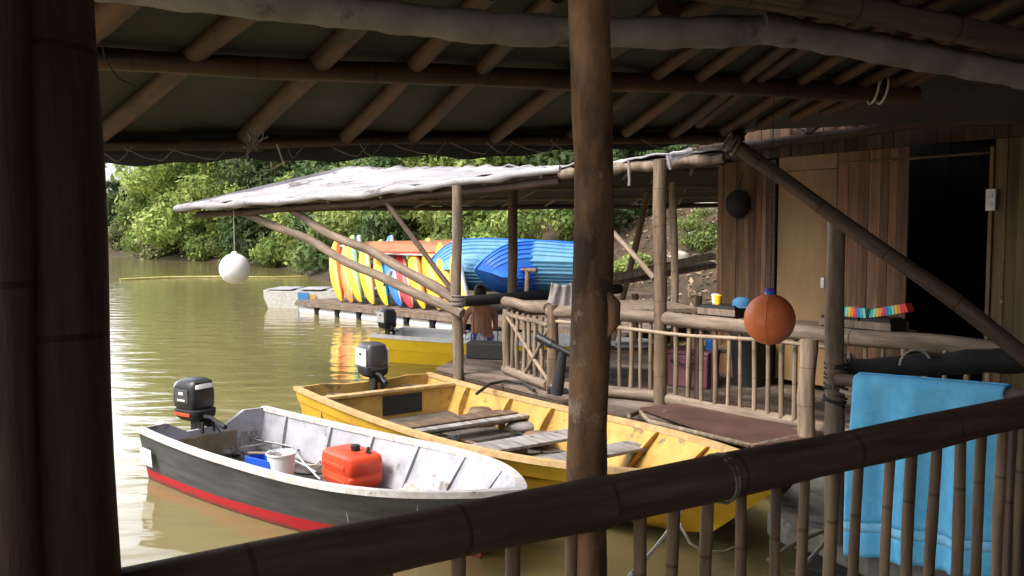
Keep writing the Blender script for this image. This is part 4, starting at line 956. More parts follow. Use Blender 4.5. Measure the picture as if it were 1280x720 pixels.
for i,(px,py,w,h,m,l,nm,cat) in enumerate([(640,560,.34,.12,M_thwart,'grey sack stowed between the thwarts of the yellow boat','sack','sack'),(600,520,.3,.2,M_thwart_b,'brown block under the first thwart of the yellow boat','wooden_block','block'),(672,548,.30,.13,M_thwart_b,'brown bag by the far side of the yellow boat','canvas_bag','bag'),(652,532,.34,.10,M_wrap,'crumpled pale sheet against the far ribs of the yellow boat','plastic_sheet','sheet')]):
    c=G(px,py,.2); mb=MB(); rr=random.Random(i+50); rings=[]
    for j in range(7):
        a=-PI/2+PI*j/6; q=abs(math.cos(a))**.5; rings.append([(c[0]+w/2*q*math.copysign(abs(math.cos(k*PI/7))**.7,math.cos(k*PI/7))*rr.uniform(.88,1.08),c[1]+w/2*q*math.copysign(abs(math.sin(k*PI/7))**.7,math.sin(k*PI/7))*rr.uniform(.88,1.08),c[2]+h/2*math.sin(a)) for k in range(14)])
    mb.loft(rings); tag(put(nm,mb,m,smooth=70),l,cat)
for i,(x,y,L_,a_,m_,nm,l,cat) in enumerate([(1.25,-.1,1.5,.12,M_bam,'oar','brown oar lying between stern deck and first thwart of the yellow boat','oar'),(2.45,.2,1.1,-.1,M_thwart_b,'loose_plank','loose brown plank on the floor of the yellow boat','plank')]):
    c0_=boatpt(rz,st,x,y,.135); c1_=boatpt(rz,st,x+L_*math.cos(a_),y+L_*math.sin(a_),.15)
    if nm=='oar': mb=MB(); mb.tube([c0_,c1_],.02,8); d_=(c1_-c0_).normalized(); mb.box(c1_+d_*.2,(.5,.13,.015),Matrix.Rotation(math.atan2(d_.y,d_.x),3,'Z')); tag(put(nm,mb,m_,smooth=50),l,cat)
    else: mb=MB(); mb.box(c0_.lerp(c1_,.5),(L_,.16,.03),Matrix.Rotation(rz+a_,3,'Z')); tag(put(nm,mb,m_),l,cat)
for k,(x,y,m_,l) in enumerate([(2.2,-.25,M_rub,'black net heap under the first thwart of the yellow boat'),(3.3,.25,M_rope_dk,'grey net heap beneath the middle thwart of the yellow boat'),(2.6,.50,M_rub,'dark wet net against the dock side of the yellow boat')]):
    mb=MB(); rr=random.Random(k+70); c=boatpt(rz,st,x,y,.14); pts=[c+Vector((rr.uniform(-.24,.24),rr.uniform(-.16,.16),rr.uniform(-.02,.09))) for _ in range(60)]
    for _ in range(2): pts=[q for a,b in zip(pts[:-1],pts[1:]) for q in (a.lerp(b,.25),a.lerp(b,.75))]
    mb.tube(pts,.012,5); tag(put('net_heap',mb,m_,smooth=60),l,'net')
# mooring ropes
mb=MB(); cord(mb,P(862,625,5.6),P(838,636,5.5),.01,.011,6); cord(mb,P(856,632,5.6),P(788,718,4.6),.03,.012,14); cord(mb,P(788,718,4.6),G(760,760,.02),.01,.012,8); tag(put('mooring_rope',mb,M_rope,smooth=60),'white mooring rope slanting down past the yellow bow','rope')
mb=MB(); a=P(852,655,5.7); mb.tube([P(850,655,5.6),P(862,678,5.6),P(880,690,5.65),P(905,690,5.8),P(930,680,6.0)],.010,6); tag(put('bow_line',mb,M_rope,smooth=60),'thin white line looped just under the yellow bow','rope')

# far yellow boat with white rim
st2=Vector((-2.2,15.4,0)); bw2=Vector((2.2,13.6,0)); rz2,L2=place_boat(st2.xy,bw2.xy)
M_yel3=noisy('dinghy_yellow_paint',(.88,.60,.03),(.80,.50,.02),(3,3,3),.4,.15,5,.0,((.5,.3,.08),6,.7)); M_wh3=noisy('dinghy_white_rim',(.85,.85,.85),(.72,.72,.72),(6,6,6),.5,.2,5,.0)
y2,_=boat('yellow_dinghy',L2,1.3,.43,.52,tb=.9,sm=.45,p=2.6,strakes=2,floor=.1,outer=M_yel3,inner=M_wh3,rim=M_wh3,floorm=M_wgel,loc=st2,rz=rz2,rimw=.06,rimh=.05,thw=((.5,.3,.34,M_white),(.25,.25,.34,M_white)),ribs=(.3,.6),draft=.1)
tag(y2,'short bright yellow dinghy with white rim beyond the grey dock post','boat')
outboard('outboard_motor',boatpt(rz2,st2,.05,.05,.48),rz2+PI-.5,'dark and white outboard motor on the white rimmed dinghy','white',s=.82)

# ------------------------------------------------------------------ the seated man
man=tag(empty('person',(-.50,14.35,.38)),'shirtless man in white and blue shorts sitting with his back to us','person')
def skin_mesh(name,V,E,rad,mat,parent,sub=2):
    me=bpy.data.meshes.new(name); me.from_pydata([tuple(v) for v in V],E,[]); me.materials.append(mat)
    o=bpy.data.objects.new(name,me); COL.objects.link(o); o.parent=parent
    m=o.modifiers.new('skin','SKIN'); m.use_smooth_shade=True
    if not me.skin_vertices: 
        bpy.context.view_layer.objects.active=o
        me.attributes.new  # keep
    for i,r in enumerate(rad):
        sv=me.skin_vertices[0].data[i]; sv.radius=r if hasattr(r,'__len__') else (r,r)
    me.skin_vertices[0].data[0].use_root=True
    s=o.modifiers.new('sub','SUBSURF'); s.levels=sub; s.render_levels=sub
    return o
V=[(0,0,.08),(0,.0,.22),(0,.02,.38),(0,.05,.50),(0,.07,.57),(0,.09,.62),(0,.10,.70),(0,.09,.79),  # pelvis..head
   (-.11,.05,.50),(-.19,.06,.475),(-.24,.10,.32),(-.27,.05,.20),(-.20,.24,.13),(-.15,.34,.11),
   (.11,.05,.50),(.19,.06,.475),(.235,.12,.32),(.25,.16,.21),(.17,.32,.14),(.12,.41,.12),
   (-.10,.02,.06),(-.15,.42,.10),(-.14,.48,-.22),(-.14,.58,-.25),(.10,.02,.06),(.15,.42,.10),(.14,.48,-.22),(.14,.58,-.25)]
E=[(0,1),(1,2),(2,3),(3,4),(4,5),(5,6),(6,7),(3,8),(8,9),(9,10),(10,11),(11,12),(12,13),(3,14),(14,15),(15,16),(16,17),(17,18),(18,19),(0,20),(20,21),(21,22),(22,23),(0,24),(24,25),(25,26),(26,27)]
rad=[(.17,.12),(.155,.11),(.185,.12),(.16,.11),(.06,.06),(.055,.06),(.075,.09),(.07,.08),(.09,.08),(.06,.06),(.045,.045),(.04,.04),(.03,.03),(.035,.02),(.09,.08),(.06,.06),(.045,.045),(.04,.04),(.03,.03),(.035,.02),(.09,.09),(.065,.065),(.045,.045),(.035,.035),(.09,.09),(.065,.065),(.045,.045),(.035,.035)]
skin_mesh('body',V,E,rad,M_skin,man)
mb=MB(); mb.lathe([(.0,.125),(.05,.12),(.085,.09),(.095,.04),(.09,-.01),(.075,-.05),(.05,-.07)],16,(0,.075,.745)); put('hair',mb,M_hair,man,60,world=False)
skin_mesh('shorts',[(0,0,.10),(0,0,.16),(-.11,.03,.07),(-.15,.36,.09),(.11,.03,.07),(.15,.36,.09)],[(0,1),(0,2),(2,3),(0,4),(4,5)],[(.19,.14),(.175,.13),.115,.10,.115,.10],M_cloth_w,man)
for sg in(-1,1):
    mb=MB()
    for k in range(5): mb.tube([(sg*(.14-.0)+(k-2)*.013,.345,.11),(sg*.14+(k-2)*.016,.39,.108),(sg*.14+(k-2)*.017,.41+(.01 if k==2 else 0),.09)],[.009,.008,.006],6)
    put('fingers',mb,M_skin,man,60,world=False)
man.rotation_euler.z=.25; man.scale=(1.12,1.1,1.1)

# ------------------------------------------------------------------ kayak pontoon, kayaks and stored boats
pt_=tag(empty('kayak_pontoon',(-3,22.5,0)),'low floating pontoon on white drums carrying the kayaks','pontoon')
K0=G(405,377,.33); K1=G(610,397,.33); ku=(K1-K0).normalized(); kn=Vector((-ku.y,ku.x,0))
mb=MB(); 
for i in range(20):
    o_=kn*(.19*i-.3); t=rnd.uniform(.7,1.2); mb.tone=(t,t,t); a=K0-ku*.9+o_; b=K1+ku*4+o_; mb.slab((a.x,a.y,.29),(b.x,b.y,.29),(b.x+kn.x*.17,b.y+kn.y*.17,.29),(a.x+kn.x*.17,a.y+kn.y*.17,.29),.04)
put('deck_planks',mb,M_deckb,pt_)
mb=MB(); a=K0-ku*.9-kn*.3; b=K1+ku*4-kn*.3; mb.slab((a.x,a.y,.20),(b.x,b.y,.20),(b.x,b.y,.288),(a.x,a.y,.288),.05); put('edge_beam',mb,M_log,pt_)
for i in range(7):
    a=K0+ku*(-.8+i*.95)-kn*.12; mb=MB(); mb.tube([Vector((a.x,a.y,.06)),Vector((a.x,a.y,.06))+ku*.72],.15,12); put('float_drum',mb,M_white,pt_,60)
for i in range(7):
    a=K0+ku*(.02+i*.95-.13)-kn*.12; mb=MB(); mb.tube([Vector((a.x,a.y,.10)),Vector((a.x,a.y,.10))+ku*.16],.14,10); put('drum_strap',mb,M_rub,pt_,60)
rk=tag(empty('kayak_rack',(-3,23,.3)),'rough wooden rack propping up the row of kayaks','rack')
for t in(0,.33,.66,1.0):
    a=K0.lerp(K1,t)+kn*1.25; a.z=.33; pole('rack_post',a,a+Vector((0,0,1.05)),.05,M_bam,rk)
a=K0+kn*1.25; b=K1+kn*1.25; a.z=b.z=1.33; pole('rack_rail',a-ku*.3,b+ku*.3,.05,M_bam,rk)
def kayak_mesh(L=2.5,W=.76,D=.40):
    hu,de=MB(),MB(); n=22; hr=[];dr=[]
    for i in range(n+1):
        s=i/n; q=math.sin(PI*s)**.62 if 0<s<1 else 0; w=W/2*q+.004; x=L*s; rock=.07*(2*s-1)**2
        hr.append([(x,w*math.cos(a),rock+D*.62*(1-math.sin(a)**.8 if False else 1)-D*.62*abs(math.sin(a))**.85*(.25+.75*q)) for a in [PI*k/12 for k in range(13)]])
        row=[]
        for k in range(13):
            y=w*math.cos(PI*k/12); z=rock+D*.62+D*.38*math.sin(PI*k/12)*q
            if .3<s<.68 and abs(y)<W*.27: z-=.15
            if .16<s<.24 and abs(y)<W*.15: z-=.05
            row.append((x,y,z))
        dr.append(row[::-1])
    hu.loft(hr,cap=False,closed=False); de.loft(dr,cap=False,closed=False); return hu.mesh('hull',50),de.mesh('deck',50)
HK,DK=kayak_mesh()
kc={'yellow':(.82,.50,.03),'orange':(.80,.24,.07),'salmon':(.82,.34,.20),'dark':(.05,.05,.06),'mint':(.28,.62,.50),'white':(.78,.78,.78),'teal':(.03,.42,.42),'blue':(.03,.20,.68),'red':(.72,.05,.06),'peach':(.85,.52,.30)}
KM={k:paint('kayak_'+k,v,.4,.15) for k,v in kc.items()}
kays=[(416,'yellow','orange'),(428,'orange','white'),(439,'yellow','mint'),(455,'yellow','white'),(472,'yellow','teal'),(488,'blue','white'),(503,'red','white'),(518,'yellow','salmon'),(537,'yellow','peach'),(556,'yellow','peach'),(573,'yellow','white')]
klab=['leftmost yellow kayak with an orange deck in the leaning row','orange kayak with pale deck just right of the leftmost yellow one','yellow kayak with mint green deck near the left of the row','yellow kayak with white deck just left of the teal decked one','yellow kayak with a teal deck in the leaning row','single blue hulled kayak with white deck in the row','single red kayak with white deck right of the blue one','yellow kayak with salmon deck right next to the red one','yellow and peach kayak second left of the grey dock post','yellow and peach kayak nearest left of the thin brace foot','yellow kayak with white deck hidden behind the dock post']
def kayak(loc,rot,hc,dc,label,scale=1,grp='kayaks leaning in a row on the pontoon'):
    t=tag(empty('kayak',loc),label,'kayak',grp); t.rotation_mode='QUATERNION'; t.rotation_quaternion=rot; t.scale=(scale,)*3
    put('hull',None,KM[hc],t,world=False,me=mcopy(HK,KM[hc])); put('deck',None,KM[dc],t,world=False,me=mcopy(DK,KM[dc])); return t
for i,(px,hc,dc) in enumerate(kays):
    t=(px-405)/(610-405); b0=K0.lerp(K1,t); 
    b0=G(px,377+(px-405)*.095,.34)
    tipx=px-14+ (i-5)*-.2; 
    up=Vector((-.36+.05*math.sin(i*1.9),1.35,1.35+.06*math.cos(i*2.7))).normalized()
    # long axis = up; local y (width) mostly seen edge-on: width direction points from viewer-left-near to away
    zdir=Vector((.97,.0+.09*math.sin(i*2.3),.0)); zdir=(zdir-up*zdir.dot(up)).normalized(); ydir=zdir.cross(up)
    # rotate about the long axis so the hull (−z) shows its left side
    rot=Matrix((up,ydir,zdir)).transposed().to_quaternion() if True else None
    kayak(b0+ku*-.05,rot,hc,dc,klab[i],.90+.04*((i*7)%3))
# a few more, laid behind and above
for i,(px,py,Y,hc,dc,l) in enumerate([(432,310,25.3,'red','white','red kayak lying at the back, its tip over the leftmost kayaks'),(470,305,25,'teal','white','teal kayak lying flat just under the upturned brown boat'),(505,306,24.6,'white','red','white kayak lying at the back under the red and white boat rim'),(546,308,24,'red','yellow','red kayak tip showing above the middle of the leaning row')]):
    p=P(px,py,Y-.6); kayak(p+Vector((-.3,.3,-.25)),(Matrix.Rotation(-.12,3,'Z')@Matrix.Rotation(PI if i%2 else .1,3,'X')).to_quaternion(),hc,dc,l,.95,'kayaks laid flat behind the leaning row')
pole('rack_rail',P(420,322,24.9),P(640,328,22.6),.05,M_bam,rk)
# blue boats on their sides, bottoms towards us
M_bl=noisy('faded_blue_hull',(.07,.22,.42),(.13,.30,.42),(2.5,2.5,2.5),.5,.25,6,.0,((.32,.42,.46),3,.62)); M_bl2=noisy('deep_blue_hull',(.02,.12,.58),(.03,.17,.62),(2,2,2),.4,.15,5,.0,((.2,.4,.7),3,.68))
bb,_=boat('upturned_boat',3.7,1.28,.5,.55,tb=.85,sm=.5,p=4.5,strakes=5,lap=.03,floor=.0,outer=M_bl,inner=M_white,rim=KM['blue'],floorm=M_white,draft=.10,notch=.02,cr0=.42)
p=P(640,352,20.6); bb.rotation_euler=(R(-78),0,R(180+(-8))); bb.rotation_mode='XYZ'
tag(bb,'faded light blue boat lying on its side behind the canopy posts','boat','boats stored on their sides')
cb,_=boat('upturned_boat',3.3,1.34,.5,.55,tb=.85,sm=.5,p=3.5,strakes=5,lap=.03,floor=.0,outer=M_bl2,inner=M_white,rim=KM['blue'],floorm=M_white,draft=.10,notch=.02,cr0=.42)
tag(cb,'deep blue boat lying on its side reaching behind the centre post','boat','boats stored on their sides')
def orient(o,xdir,zdir,loc):
    x=Vector(xdir).normalized(); z=Vector(zdir); z=(z-x*z.dot(x)).normalized(); y=z.cross(x); o.rotation_mode='QUATERNION'; o.rotation_quaternion=Matrix((x,y,z)).transposed().to_quaternion(); o.location=loc
orient(bb,(-1,.10,.02),(.1,1,.22),P(728,341,20.3))
orient(cb,(-1,-.72,-.0),(.45,1,.2),P(748,342,21.6))
for o_,mt in((bb,M_bl),(cb,M_bl2)):
    for y in(-.26,-.17,-.09,0,.09,.17,.26):
        mb=MB(); LL=3.2 if o_ is bb else 2.9; zb=-.10+.075*abs(y)/.3; mb.box((LL*.44,y,zb-.008),(LL*.84,.022,.03)); put('bottom_batten',mb,mt,o_,world=False)
M_brn=noisy('brown_varnished_hull',(.36,.15,.06),(.22,.09,.04),(2,9,9),.5,.3,5,.0)
rimrw=paint('red_rim',(.6,.07,.04),.5,.2)
db,_=boat('upturned_canoe',4.4,1.1,.22,.26,tb=.6,sm=.5,p=1.8,strakes=1,floor=.0,outer=M_brn,inner=M_brn,rim=M_white,floorm=M_brn,draft=.04,notch=0,rake=.03)
tag(db,'long brown boat turned upside down on top of the stack, white stem','boat')
orient(db,(-1,.30,.0),(0,.15,-1),P(655,303,21.3)); 
mb=MB(); mb.box((4.38,0,.04),(.10,.09,.42)); put('stem_post',mb,M_white,db,world=False,bevel=.02)
mb=MB(); mb.tube([(0.0,-.40,.16),(2.2,-.56,.17),(3.6,-.42,.19),(4.3,-.1,.2)],.022,6); mb.tube([(0.0,.40,.16),(2.2,.56,.17),(3.6,.42,.19),(4.3,.1,.2)],.022,6); put('red_stripe',mb,rimrw,db,50,world=False)
st_=tag(empty('boat_trestle',(0,20.5,.3)),'dark timber trestle under the blue boats','trestle')
for px in(600,690,780): a=G(px,392,.33); pole('trestle_post',Vector((a.x,a.y+.9,.0)),Vector((a.x,a.y+1.1,1.0)),.07,M_bam_dark,st_)
mb=MB(); mb.slab(P(560,384,20),P(830,372,19),P(830,366,20),P(560,378,21),.08); put('bearer',mb,M_bam_dark,st_)
# white punt at the left end
M_punt=M_wrim
pu=tag(empty('white_punt',(-6.4,25.0,0)),'flat white punt with a blue patch moored left of the kayaks','boat')
a=G(332,385,.0); u_=Vector((1,-.08,0)).normalized(); v_=Vector((.08,1,0))
ctr=Vector((a.x,a.y,0))
mb=MB(); 
def pp(x,y,z): return ctr+u_*x+v_*y+Vector((0,0,z))
rows=[[pp(x,0+i0,z0),pp(x,-.03+i0,z1),pp(x,1.3-i0,z1),pp(x,1.3-i0,z0)] for x,z0,z1,i0 in((-.05,.30,.52,.0),(.1,-.05,.50,0),(1.5,-.1,.48,0),(3.0,-.1,.5,0))]
mb.loft(rows); puh=put('hull',mb,M_punt,pu,30)
mb=MB(); 
for x in(.0,.9,1.8,2.6): mb.slab(pp(x,.05,.53),pp(x+.75,.05,.53),pp(x+.75,1.25,.53),pp(x,1.25,.53),.02)
put('deck_boards',mb,M_wrap_light,pu)
mb=MB(); mb.slab(pp(.98,-.045,.05),pp(1.30,-.045,.05),pp(1.30,-.06,.46),pp(.98,-.06,.46),.012); put('blue_patch',mb,paint('punt_blue',(.06,.22,.5),.5,.2),puh)
mb=MB(); mb.slab(pp(1.34,-.05,.05),pp(1.5,-.05,.05),pp(1.5,-.065,.4),pp(1.34,-.065,.4),.012); put('tan_patch',mb,paint('punt_tan',(.6,.3,.1),.5,.2),puh)
# float line on the river
mb=MB(); A=[G(150,349.5,.03),G(210,347,.03),G(275,346,.03),G(340,346.5,.03),G(400,345,.03)]; mb.tube(A,[.05,.07,.06,.035,.045],8); tag(put('floating_boom',mb,M_boom,smooth=60),'thin pale yellow float line stretched across the river','boom')

# ------------------------------------------------------------------ hanging buoys
def buoy(name,px,py,Y,rpx,mat,label,topY,seam=True):
    c=P(px,py,Y); r=rpx*Y/FPX; t=tag(empty(name,c),label,'buoy')
    mb=MB(); mb.lathe([(r*math.sin(a)*(1+.0),-r*math.cos(a)*1.02) for a in [.02+ (PI-.04)*i/22 for i in range(23)]],32,c); put('ball',mb,mat,t,60)
    if seam:
        mb=MB(); mb.tube([c+Vector((math.cos(a)*r*.42-.0*r,0,0))+Vector((-.0,-math.cos(a)*r*.91*1,0))*1.0+Vector((-.0,0,math.sin(a)*r*1.01)) for a in [i*PI/30-PI/2 for i in range(31)]],.0035,6); 
        mb.v=[(c.x-(v[0]-c.x),v[1],v[2]) for v in mb.v]; put('seam',mb,mat,t,60)
    mb=MB(); mb.lathe([(r*.22,r*.95),(r*.2,r*1.08),(r*.1,r*1.15),(.004,r*1.16)],14,c); put('eyelet',mb,KM['blue'] if seam else mat,t,60)
    top=Vector((c.x,c.y,topY)); mb=MB(); cord(mb,c+Vector((0,0,r*1.1)),top,0,.006 if not seam else .0025,6); put('hang_line',mb,M_rub if seam else M_rope,t,60)
    if seam:
        mb=MB(); mb.tube([c+Vector((.02*math.cos(a),.02*math.sin(a),r*1.16+.0)) for a in [k*.6 for k in range(11)]],.01,6); put('purple_knot',mb,paint('purple_cord',(.12,.06,.4),.8,.2),t,60)
buoy('orange_buoy',962,399,4.55,31.5,M_orange,'faded orange ball hanging before the dock railing',S(1.33,4.55)+.05)
buoy('white_buoy',293.5,336,12.2,19,M_wbuoy,'round white ball hanging in front of the river view',2.5,False)

# ------------------------------------------------------------------ towel, bar, black roll
bar=tag(empty('towel_bar',P(1160,470,4.3)),'dark pole with round end carrying the blue towel','pole')
b0=P(1046,474,4.85); b1=P(1330,500,3.75); pole('bar',b0,b1,.034,M_bam_dark,bar,nodes=.5,wob=.004)
roll_=tag(empty('rolled_tarp',P(1150,455,4.7)),'long roll of black tarpaulin behind the blue towel','tarpaulin')
a=P(1048,462,5.0); b=P(1330,446,4.4); mb=MB(); pts=[a.lerp(b,i/20)+Vector((0,0,.004*math.sin(i*1.1))) for i in range(21)]; mb.tube(pts,[.052+.004*math.sin(i*1.7)+.02*(i/20) for i in range(21)],12); put('roll',mb,M_rub,roll_,60)
c=P(1142,456,4.72); mb=MB(); mb.tube([c+Vector((.085*math.cos(a),-.02,.085*math.sin(a))) for a in [i*PI/8 for i in range(-1,9)]],.006,6); put('tie_loop',mb,M_rope,roll_,60)
lash('tie',P(1060,458,5.0),(1,-.3,0),.07,M_rope_dk,roll_,4,.006,spread=.07)
mb=MB(); mb.lathe([(.02,-.03),(.034,-.03),(.034,.0),(.02,.0)],10,P(1060,493,4.86)); 
mb=MB(); mb.tube([P(1050,488,4.8),P(1072,495,4.75)],.012,8); put('white_cord_end',mb,M_rope,bar,60)
tw=tag(empty('towel',P(1165,470,4.25)),'bright sky blue towel with a pale band hanging over the pole','towel')
def towel():
    u0=b0+(b1-b0)*.12; u1=b0+(b1-b0)*.80; axis=(u1-u0); nu,nv=60,40; 
    perp=Vector((axis.y,-axis.x,0)).normalized()      # towards the viewer
    if perp.y>0: perp=-perp
    fr_,band,bk=MB(),MB(),MB(); rows=[]
    Lf=.95
    for i in range(nu+1):
        t=i/nu; top=u0+axis*t+Vector((0,0,.0)); row=[]
        for j in range(nv+1):
            v=j/nv
            if v<.12:
                a=PI/2+ (v/.12-.5)*PI*.9; ang=(v/.12)*PI*.5; q=top+Vector((0,0,.045*math.cos(ang)))+perp*.045*math.sin(ang)
            else:
                d=(v-.12)/.88*(Lf-.09*t); fold=.030*math.sin(t*17+1.1*math.sin(d*2.3))*min(1,.25+d*1.5)+.012*math.sin(t*41+2)*min(1,d)
                q=top+perp*(.045+fold)+Vector((0,0,-d))+axis*(.015*math.sin(d*3)*(1 if t>.5 else -1)*d)
            row.append(q)
        rows.append(row)
    def strip(mb,j0,j1):
        mb.loft([r[j0:j1+1] for r in rows],cap=False,closed=False)
    strip(fr_,0,33); strip(band,33,35); strip(bk,35,nv)
    back=MB(); rb_=[]
    for i in range(nu+1):
        t=i/nu; top=u0+axis*t; rb_.append([top+Vector((0,0,.045*math.cos(a)))-perp*.045*math.sin(a) for a in(0,.4,.8,1.2,1.57)]+[top-perp*(.045+.015*math.sin(t*17))+Vector((0,0,-d)) for d in(.15,.3,.5,.7)])
    back.loft(rb_,cap=False,closed=False)
    for nm,m_,mt in(('front_drape',fr_,M_towel),('woven_band',band,M_towel_band),('hem',bk,M_towel),('back_drape',back,M_towel)):
        o=put(nm,m_,mt,tw,60); s_=o.modifiers.new('s','SOLIDIFY'); s_.thickness=.006
towel()

# ------------------------------------------------------------------ goods on and behind the dock railing
tb=tag(empty('display_table',(2.9,7.9,.5)),'low dark table behind the dock railing holding small goods','table')
def rp(px,off=.25,z=1.3):
    k=(px-640)/FPX; a,b=B1,B3; t=(a.x-k*a.y)/(k*(b.y-a.y)-(b.x-a.x)); p=a+(b-a)*t; return Vector((p.x+.55*off,p.y+.8*off,z))
ra,rb2=rp(868,.12,1.36),rp(1135,.12,1.36); bkv=Vector((.25,.40,0))
mb=MB(); mb.slab(ra,rb2,rb2+bkv,ra+bkv,.03); put('table_top',mb,M_thwart_b,tb)
for q in(ra,rb2,ra+bkv,rb2+bkv): pole('leg',Vector((q.x,q.y,.5)),Vector((q.x,q.y,1.35)),.03,M_bam_dark,tb,nodes=0)
ang=math.atan2(rb2.y-ra.y,rb2.x-ra.x); RM=Matrix.Rotation(ang,3,'Z')
def tray(px,w,label):
    c=rp(px,.30,1.39); t=tag(empty('goods_box',c,ang),label,'box')
    mb=MB(); mb.box((0,0,.055),(w,.26,.10)); put('box_body',mb,M_rub,t,world=False,bevel=.004)
    mb=MB(); mb.box((0,-.135,.05),(w+.02,.012,.06)); mb.box((0,.135,.05),(w+.02,.012,.06)); put('wood_edging',mb,M_log,t,world=False)
    mb=MB(); mb.box((0,0,.11),(w-.05,.2,.008)); put('dark_lid',mb,M_black,t,world=False); return c
tray(893,.42,'black box with bamboo edging at the left end of the railing'); tray(1050,.34,'brown edged dark box right of the orange ball'); tray(1096,.26,'dark box under the rainbow fans')
c=rp(915,.28,1.51); cap=tag(empty('blue_hat',c),'small blue hat lying left of the orange ball','hat')
mb=MB(); mb.lathe([(.09,0),(.088,.03),(.07,.06),(.03,.078),(.004,.08)],16,c); put('cap_crown',mb,paint('cap_blue',(.03,.13,.25),.8,.2),cap,60)
mb=MB(); mb.slab(c+Vector((-.07,-.07,.0)),c+Vector((.07,-.07,.0)),c+Vector((.05,-.15,-.01)),c+Vector((-.05,-.15,-.01)),.006); put('cap_peak',mb,paint('cap_blue',(.03,.13,.25),.8,.2),cap)
for i,(px,off,col,l) in enumerate([(878,.35,'white','stack of white cups at the left end of the goods table'),(886,.25,'yellow','small yellow jar beside the white cups')]):
    c=rp(px,off,1.50); mb=MB(); mb.lathe([(.001,0),(.03,0),(.04,.09),(.036,.095),(.001,.09)],14,c); tag(put('small_cup' if i==0 else 'small_jar',mb,KM[col],smooth=40),l,'cup' if i==0 else 'jar')
rain=['teal','mint','yellow','orange','red','blue','teal','mint','yellow','orange','red','red']
for i,(px,l) in enumerate([(1066,'smaller rainbow fan of coloured strips just right of the pole'),(1102,'larger rainbow fan of coloured strips left of the dark doorway')]):
    c=rp(px,.24,1.50); t=tag(empty('rainbow_fan',c,ang),l,'fan','rainbow strip fans on the goods table')
    for k in range(8+4*i):
        mb=MB(); M=Matrix.Rotation(.25-.06*k,3,'Y'); mb.box(((k-4)*.026+.0,0,.035+.006*k*i),(.024,.10,.07 if i else .08),M); o=put('strip',mb,KM[rain[k%12]],t,world=False,bevel=.002)
# cooler, bottles, bin and cloth behind the bars
def rbox_thing(name,c,size,mat,label,cat,rzv=0,lid=None):
    t=tag(empty(name,c,rzv),label,cat); mb=MB(); mb.box((0,0,size[2]/2),size,taper=1.05); put('body',mb,mat,t,world=False,bevel=.02)
    mb=MB(); mb.box((0,0,size[2]+.02),(size[0]*1.08,size[1]*1.08,.05)); put('lid',mb,lid or mat,t,world=False,bevel=.015)
    mb=MB(); mb.tube([(-size[0]*.4,-size[1]*.56,size[2]*.8),(0,-size[1]*.66,size[2]*.72),(size[0]*.4,-size[1]*.56,size[2]*.8)],.01,6); put('handle',mb,M_black,t,50,world=False); return t
M_pur=paint('plum_plastic',(.16,.06,.085),.5,.2)
cl=G(862,478,.5); cl=Vector((cl.x,cl.y-.2,.5)); rbox_thing('cooler_box',cl,(.46,.36,.36),M_pur,'plum coloured cooler behind the dock railing bars','cooler',-.6)
for i,(dx,col,nm,l) in enumerate([(-.02,'peach','small_tub','peach coloured tub standing on the plum cooler'),(.16,'blue','blue_bottle','blue bottle standing on the plum cooler')]):
    c=cl+Vector((dx,-dx*.6,.41)); mb=MB(); mb.lathe([(.001,0),(.05,0),(.055,.10),(.03,.13),(.025,.16),(.001,.16)],14,c); tag(put(nm,mb,KM[col],smooth=40),l,'tub' if i==0 else 'bottle')
bn=G(935,482,.5); bt=tag(empty('waste_bin',Vector((bn.x,bn.y,.5))),'tall black bin behind the railing bars below the orange ball','bin')
mb=MB(); mb.lathe([(.001,0),(.16,0),(.2,.55),(.21,.56),(.21,.58),(.18,.58)],18); put('bin_body',mb,M_rub,bt,50,world=False)
mb=MB(); mb.lathe([(.215,.58),(.2,.63),(.1,.66),(.001,.665)],18); put('bin_lid',mb,M_rub,bt,50,world=False)
lf=G(922,470,.5); mb=MB(); M_=Vector((lf.x-.05,lf.y-.15,.5)); mb.lathe([(.001,0),(.05,0),(.06,.2),(.045,.28),(.02,.3),(.02,.34),(.001,.34)],12,M_); tag(put('orange_bottle',mb,KM['orange'],smooth=40),'orange bottle on the dock left of the black bin','bottle')
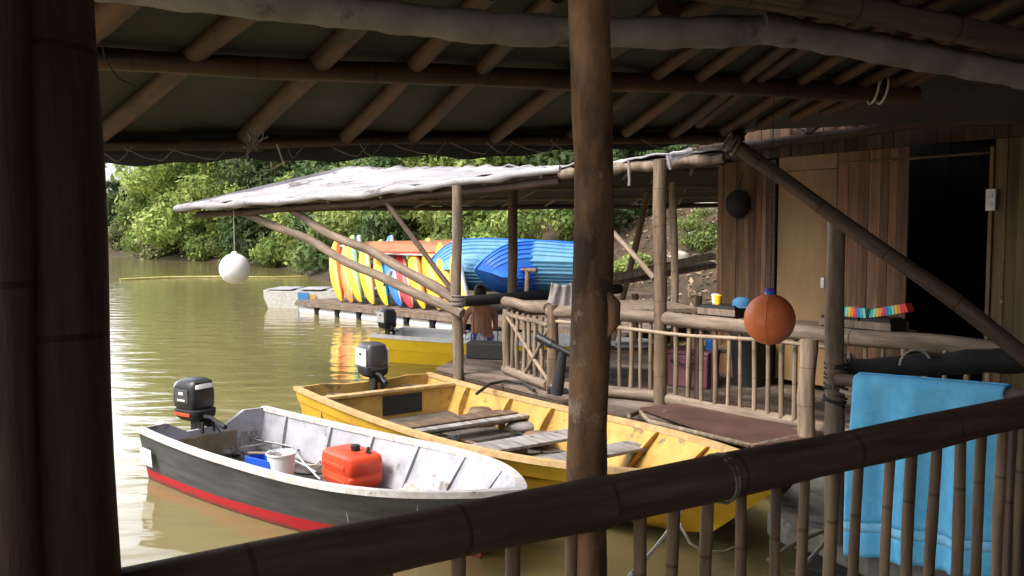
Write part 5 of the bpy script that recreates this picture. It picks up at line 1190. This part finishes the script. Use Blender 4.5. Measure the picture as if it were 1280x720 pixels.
# low bench with white cloth
bc=tag(empty('dock_bench',G(800,462,.5)),'long low bench behind the dock railing left of the round post','bench')
a=P(770,441,9.6); b=P(828,441,9.9)
mb=MB(); a2=Vector((a.x-.3,a.y,.86)); b2=Vector((b.x+.9,b.y-.2,.86)); mb.slab(a2,b2,b2+Vector((0,.4,0)),a2+Vector((0,.4,0)),.04); put('bench_seat',mb,M_thwart_b,bc)
for q in(a2,b2): pole('leg',Vector((q.x,q.y+.2,.5)),Vector((q.x,q.y+.2,.86)),.04,M_bam_dark,bc)
mb=MB(); c=a2.lerp(b2,.3)+Vector((0,.15,.07)); rr=random.Random(4); rings=[[(c.x+.25*math.cos(t)*math.cos(k*PI/8)*rr.uniform(.85,1.1),c.y+.12*math.cos(t)*math.sin(k*PI/8),c.z+.04*math.sin(t)*rr.uniform(.7,1.2)) for k in range(16)] for t in [-1.4+.47*j for j in range(7)]]; mb.loft(rings); tag(put('folded_cloth',mb,M_wrap_light,smooth=70),'crumpled white cloth lying on the low bench','cloth')
# grey cloth on the shelf post, black handle stand, hose
gc=tag(empty('grey_shirt',P(704,370,9.9)),'pale blue grey shirt hung left of the centre post','shirt')
mb=MB(); rows=[]
for i in range(13):
    t=i/12; rows.append([P(690+24*t+(j*-1.2)*(1-t)*.8+j*.5*t,353+j*4.2+3*math.sin(t*3),9.9+.02*math.sin(t*15+j*.3)) for j in range(9)])
mb.loft(rows,cap=False,closed=False); o=put('shirt_body',mb,M_wrap,gc,60); o.modifiers.new('s','SOLIDIFY').thickness=.01
hs_=tag(empty('handle_stand',G(698,492,.5)),'black tilted tube on an upright stand beside the twig gate','stand')
mb=MB(); mb.tube([P(672,421,8.8),P(690,431,8.72)],[.045,.045],12); mb.tube([P(688,430,8.72),P(724,448,8.6)],[.032,.03],12); put('tube',mb,M_black,hs_,50)
mb=MB(); mb.tube([P(704,436,8.68),P(700,465,8.7),P(696,492,8.75)],[.04,.055,.065],10); put('upright',mb,M_rub,hs_,50)
mb=MB(); mb.box(G(698,490,.5)+Vector((0,-.05,.04)),(.25,.2,.06)); put('foot',mb,M_rub,hs_,bevel=.01)
mb=MB(); mb.tube([G(596,492,.53),G(612,480,.53),G(632,476,.53),G(655,479,.53),G(668,488,.53)],.018,6); tag(put('rubber_hose',mb,M_rub,smooth=60),'black hose curving on the dock boards before the twig gate','hose')
tr=tag(empty('black_trough',Vector((-.35,11.9,.5))),'low black trough on the dock behind the grey post','trough')
mb=MB(); mb.slab(Vector((-.62,11.75,.5)),Vector((-.05,11.55,.5)),Vector((0,11.85,.5)),Vector((-.57,12.05,.5)),.22); put('trough_body',mb,M_rub,tr,bevel=.02)
wr=tag(empty('thin_fence',Vector((-.35,11.9,.5))),'thin dark wire uprights in front of the seated man','fence')
for px in(592,606,622): a=P(px,450,12.1); pole('wire_upright',Vector((a.x,12.1,.4)),P(px,392,12.1),.008,M_bam_dark,wr,nodes=0,n=6,wob=.0)
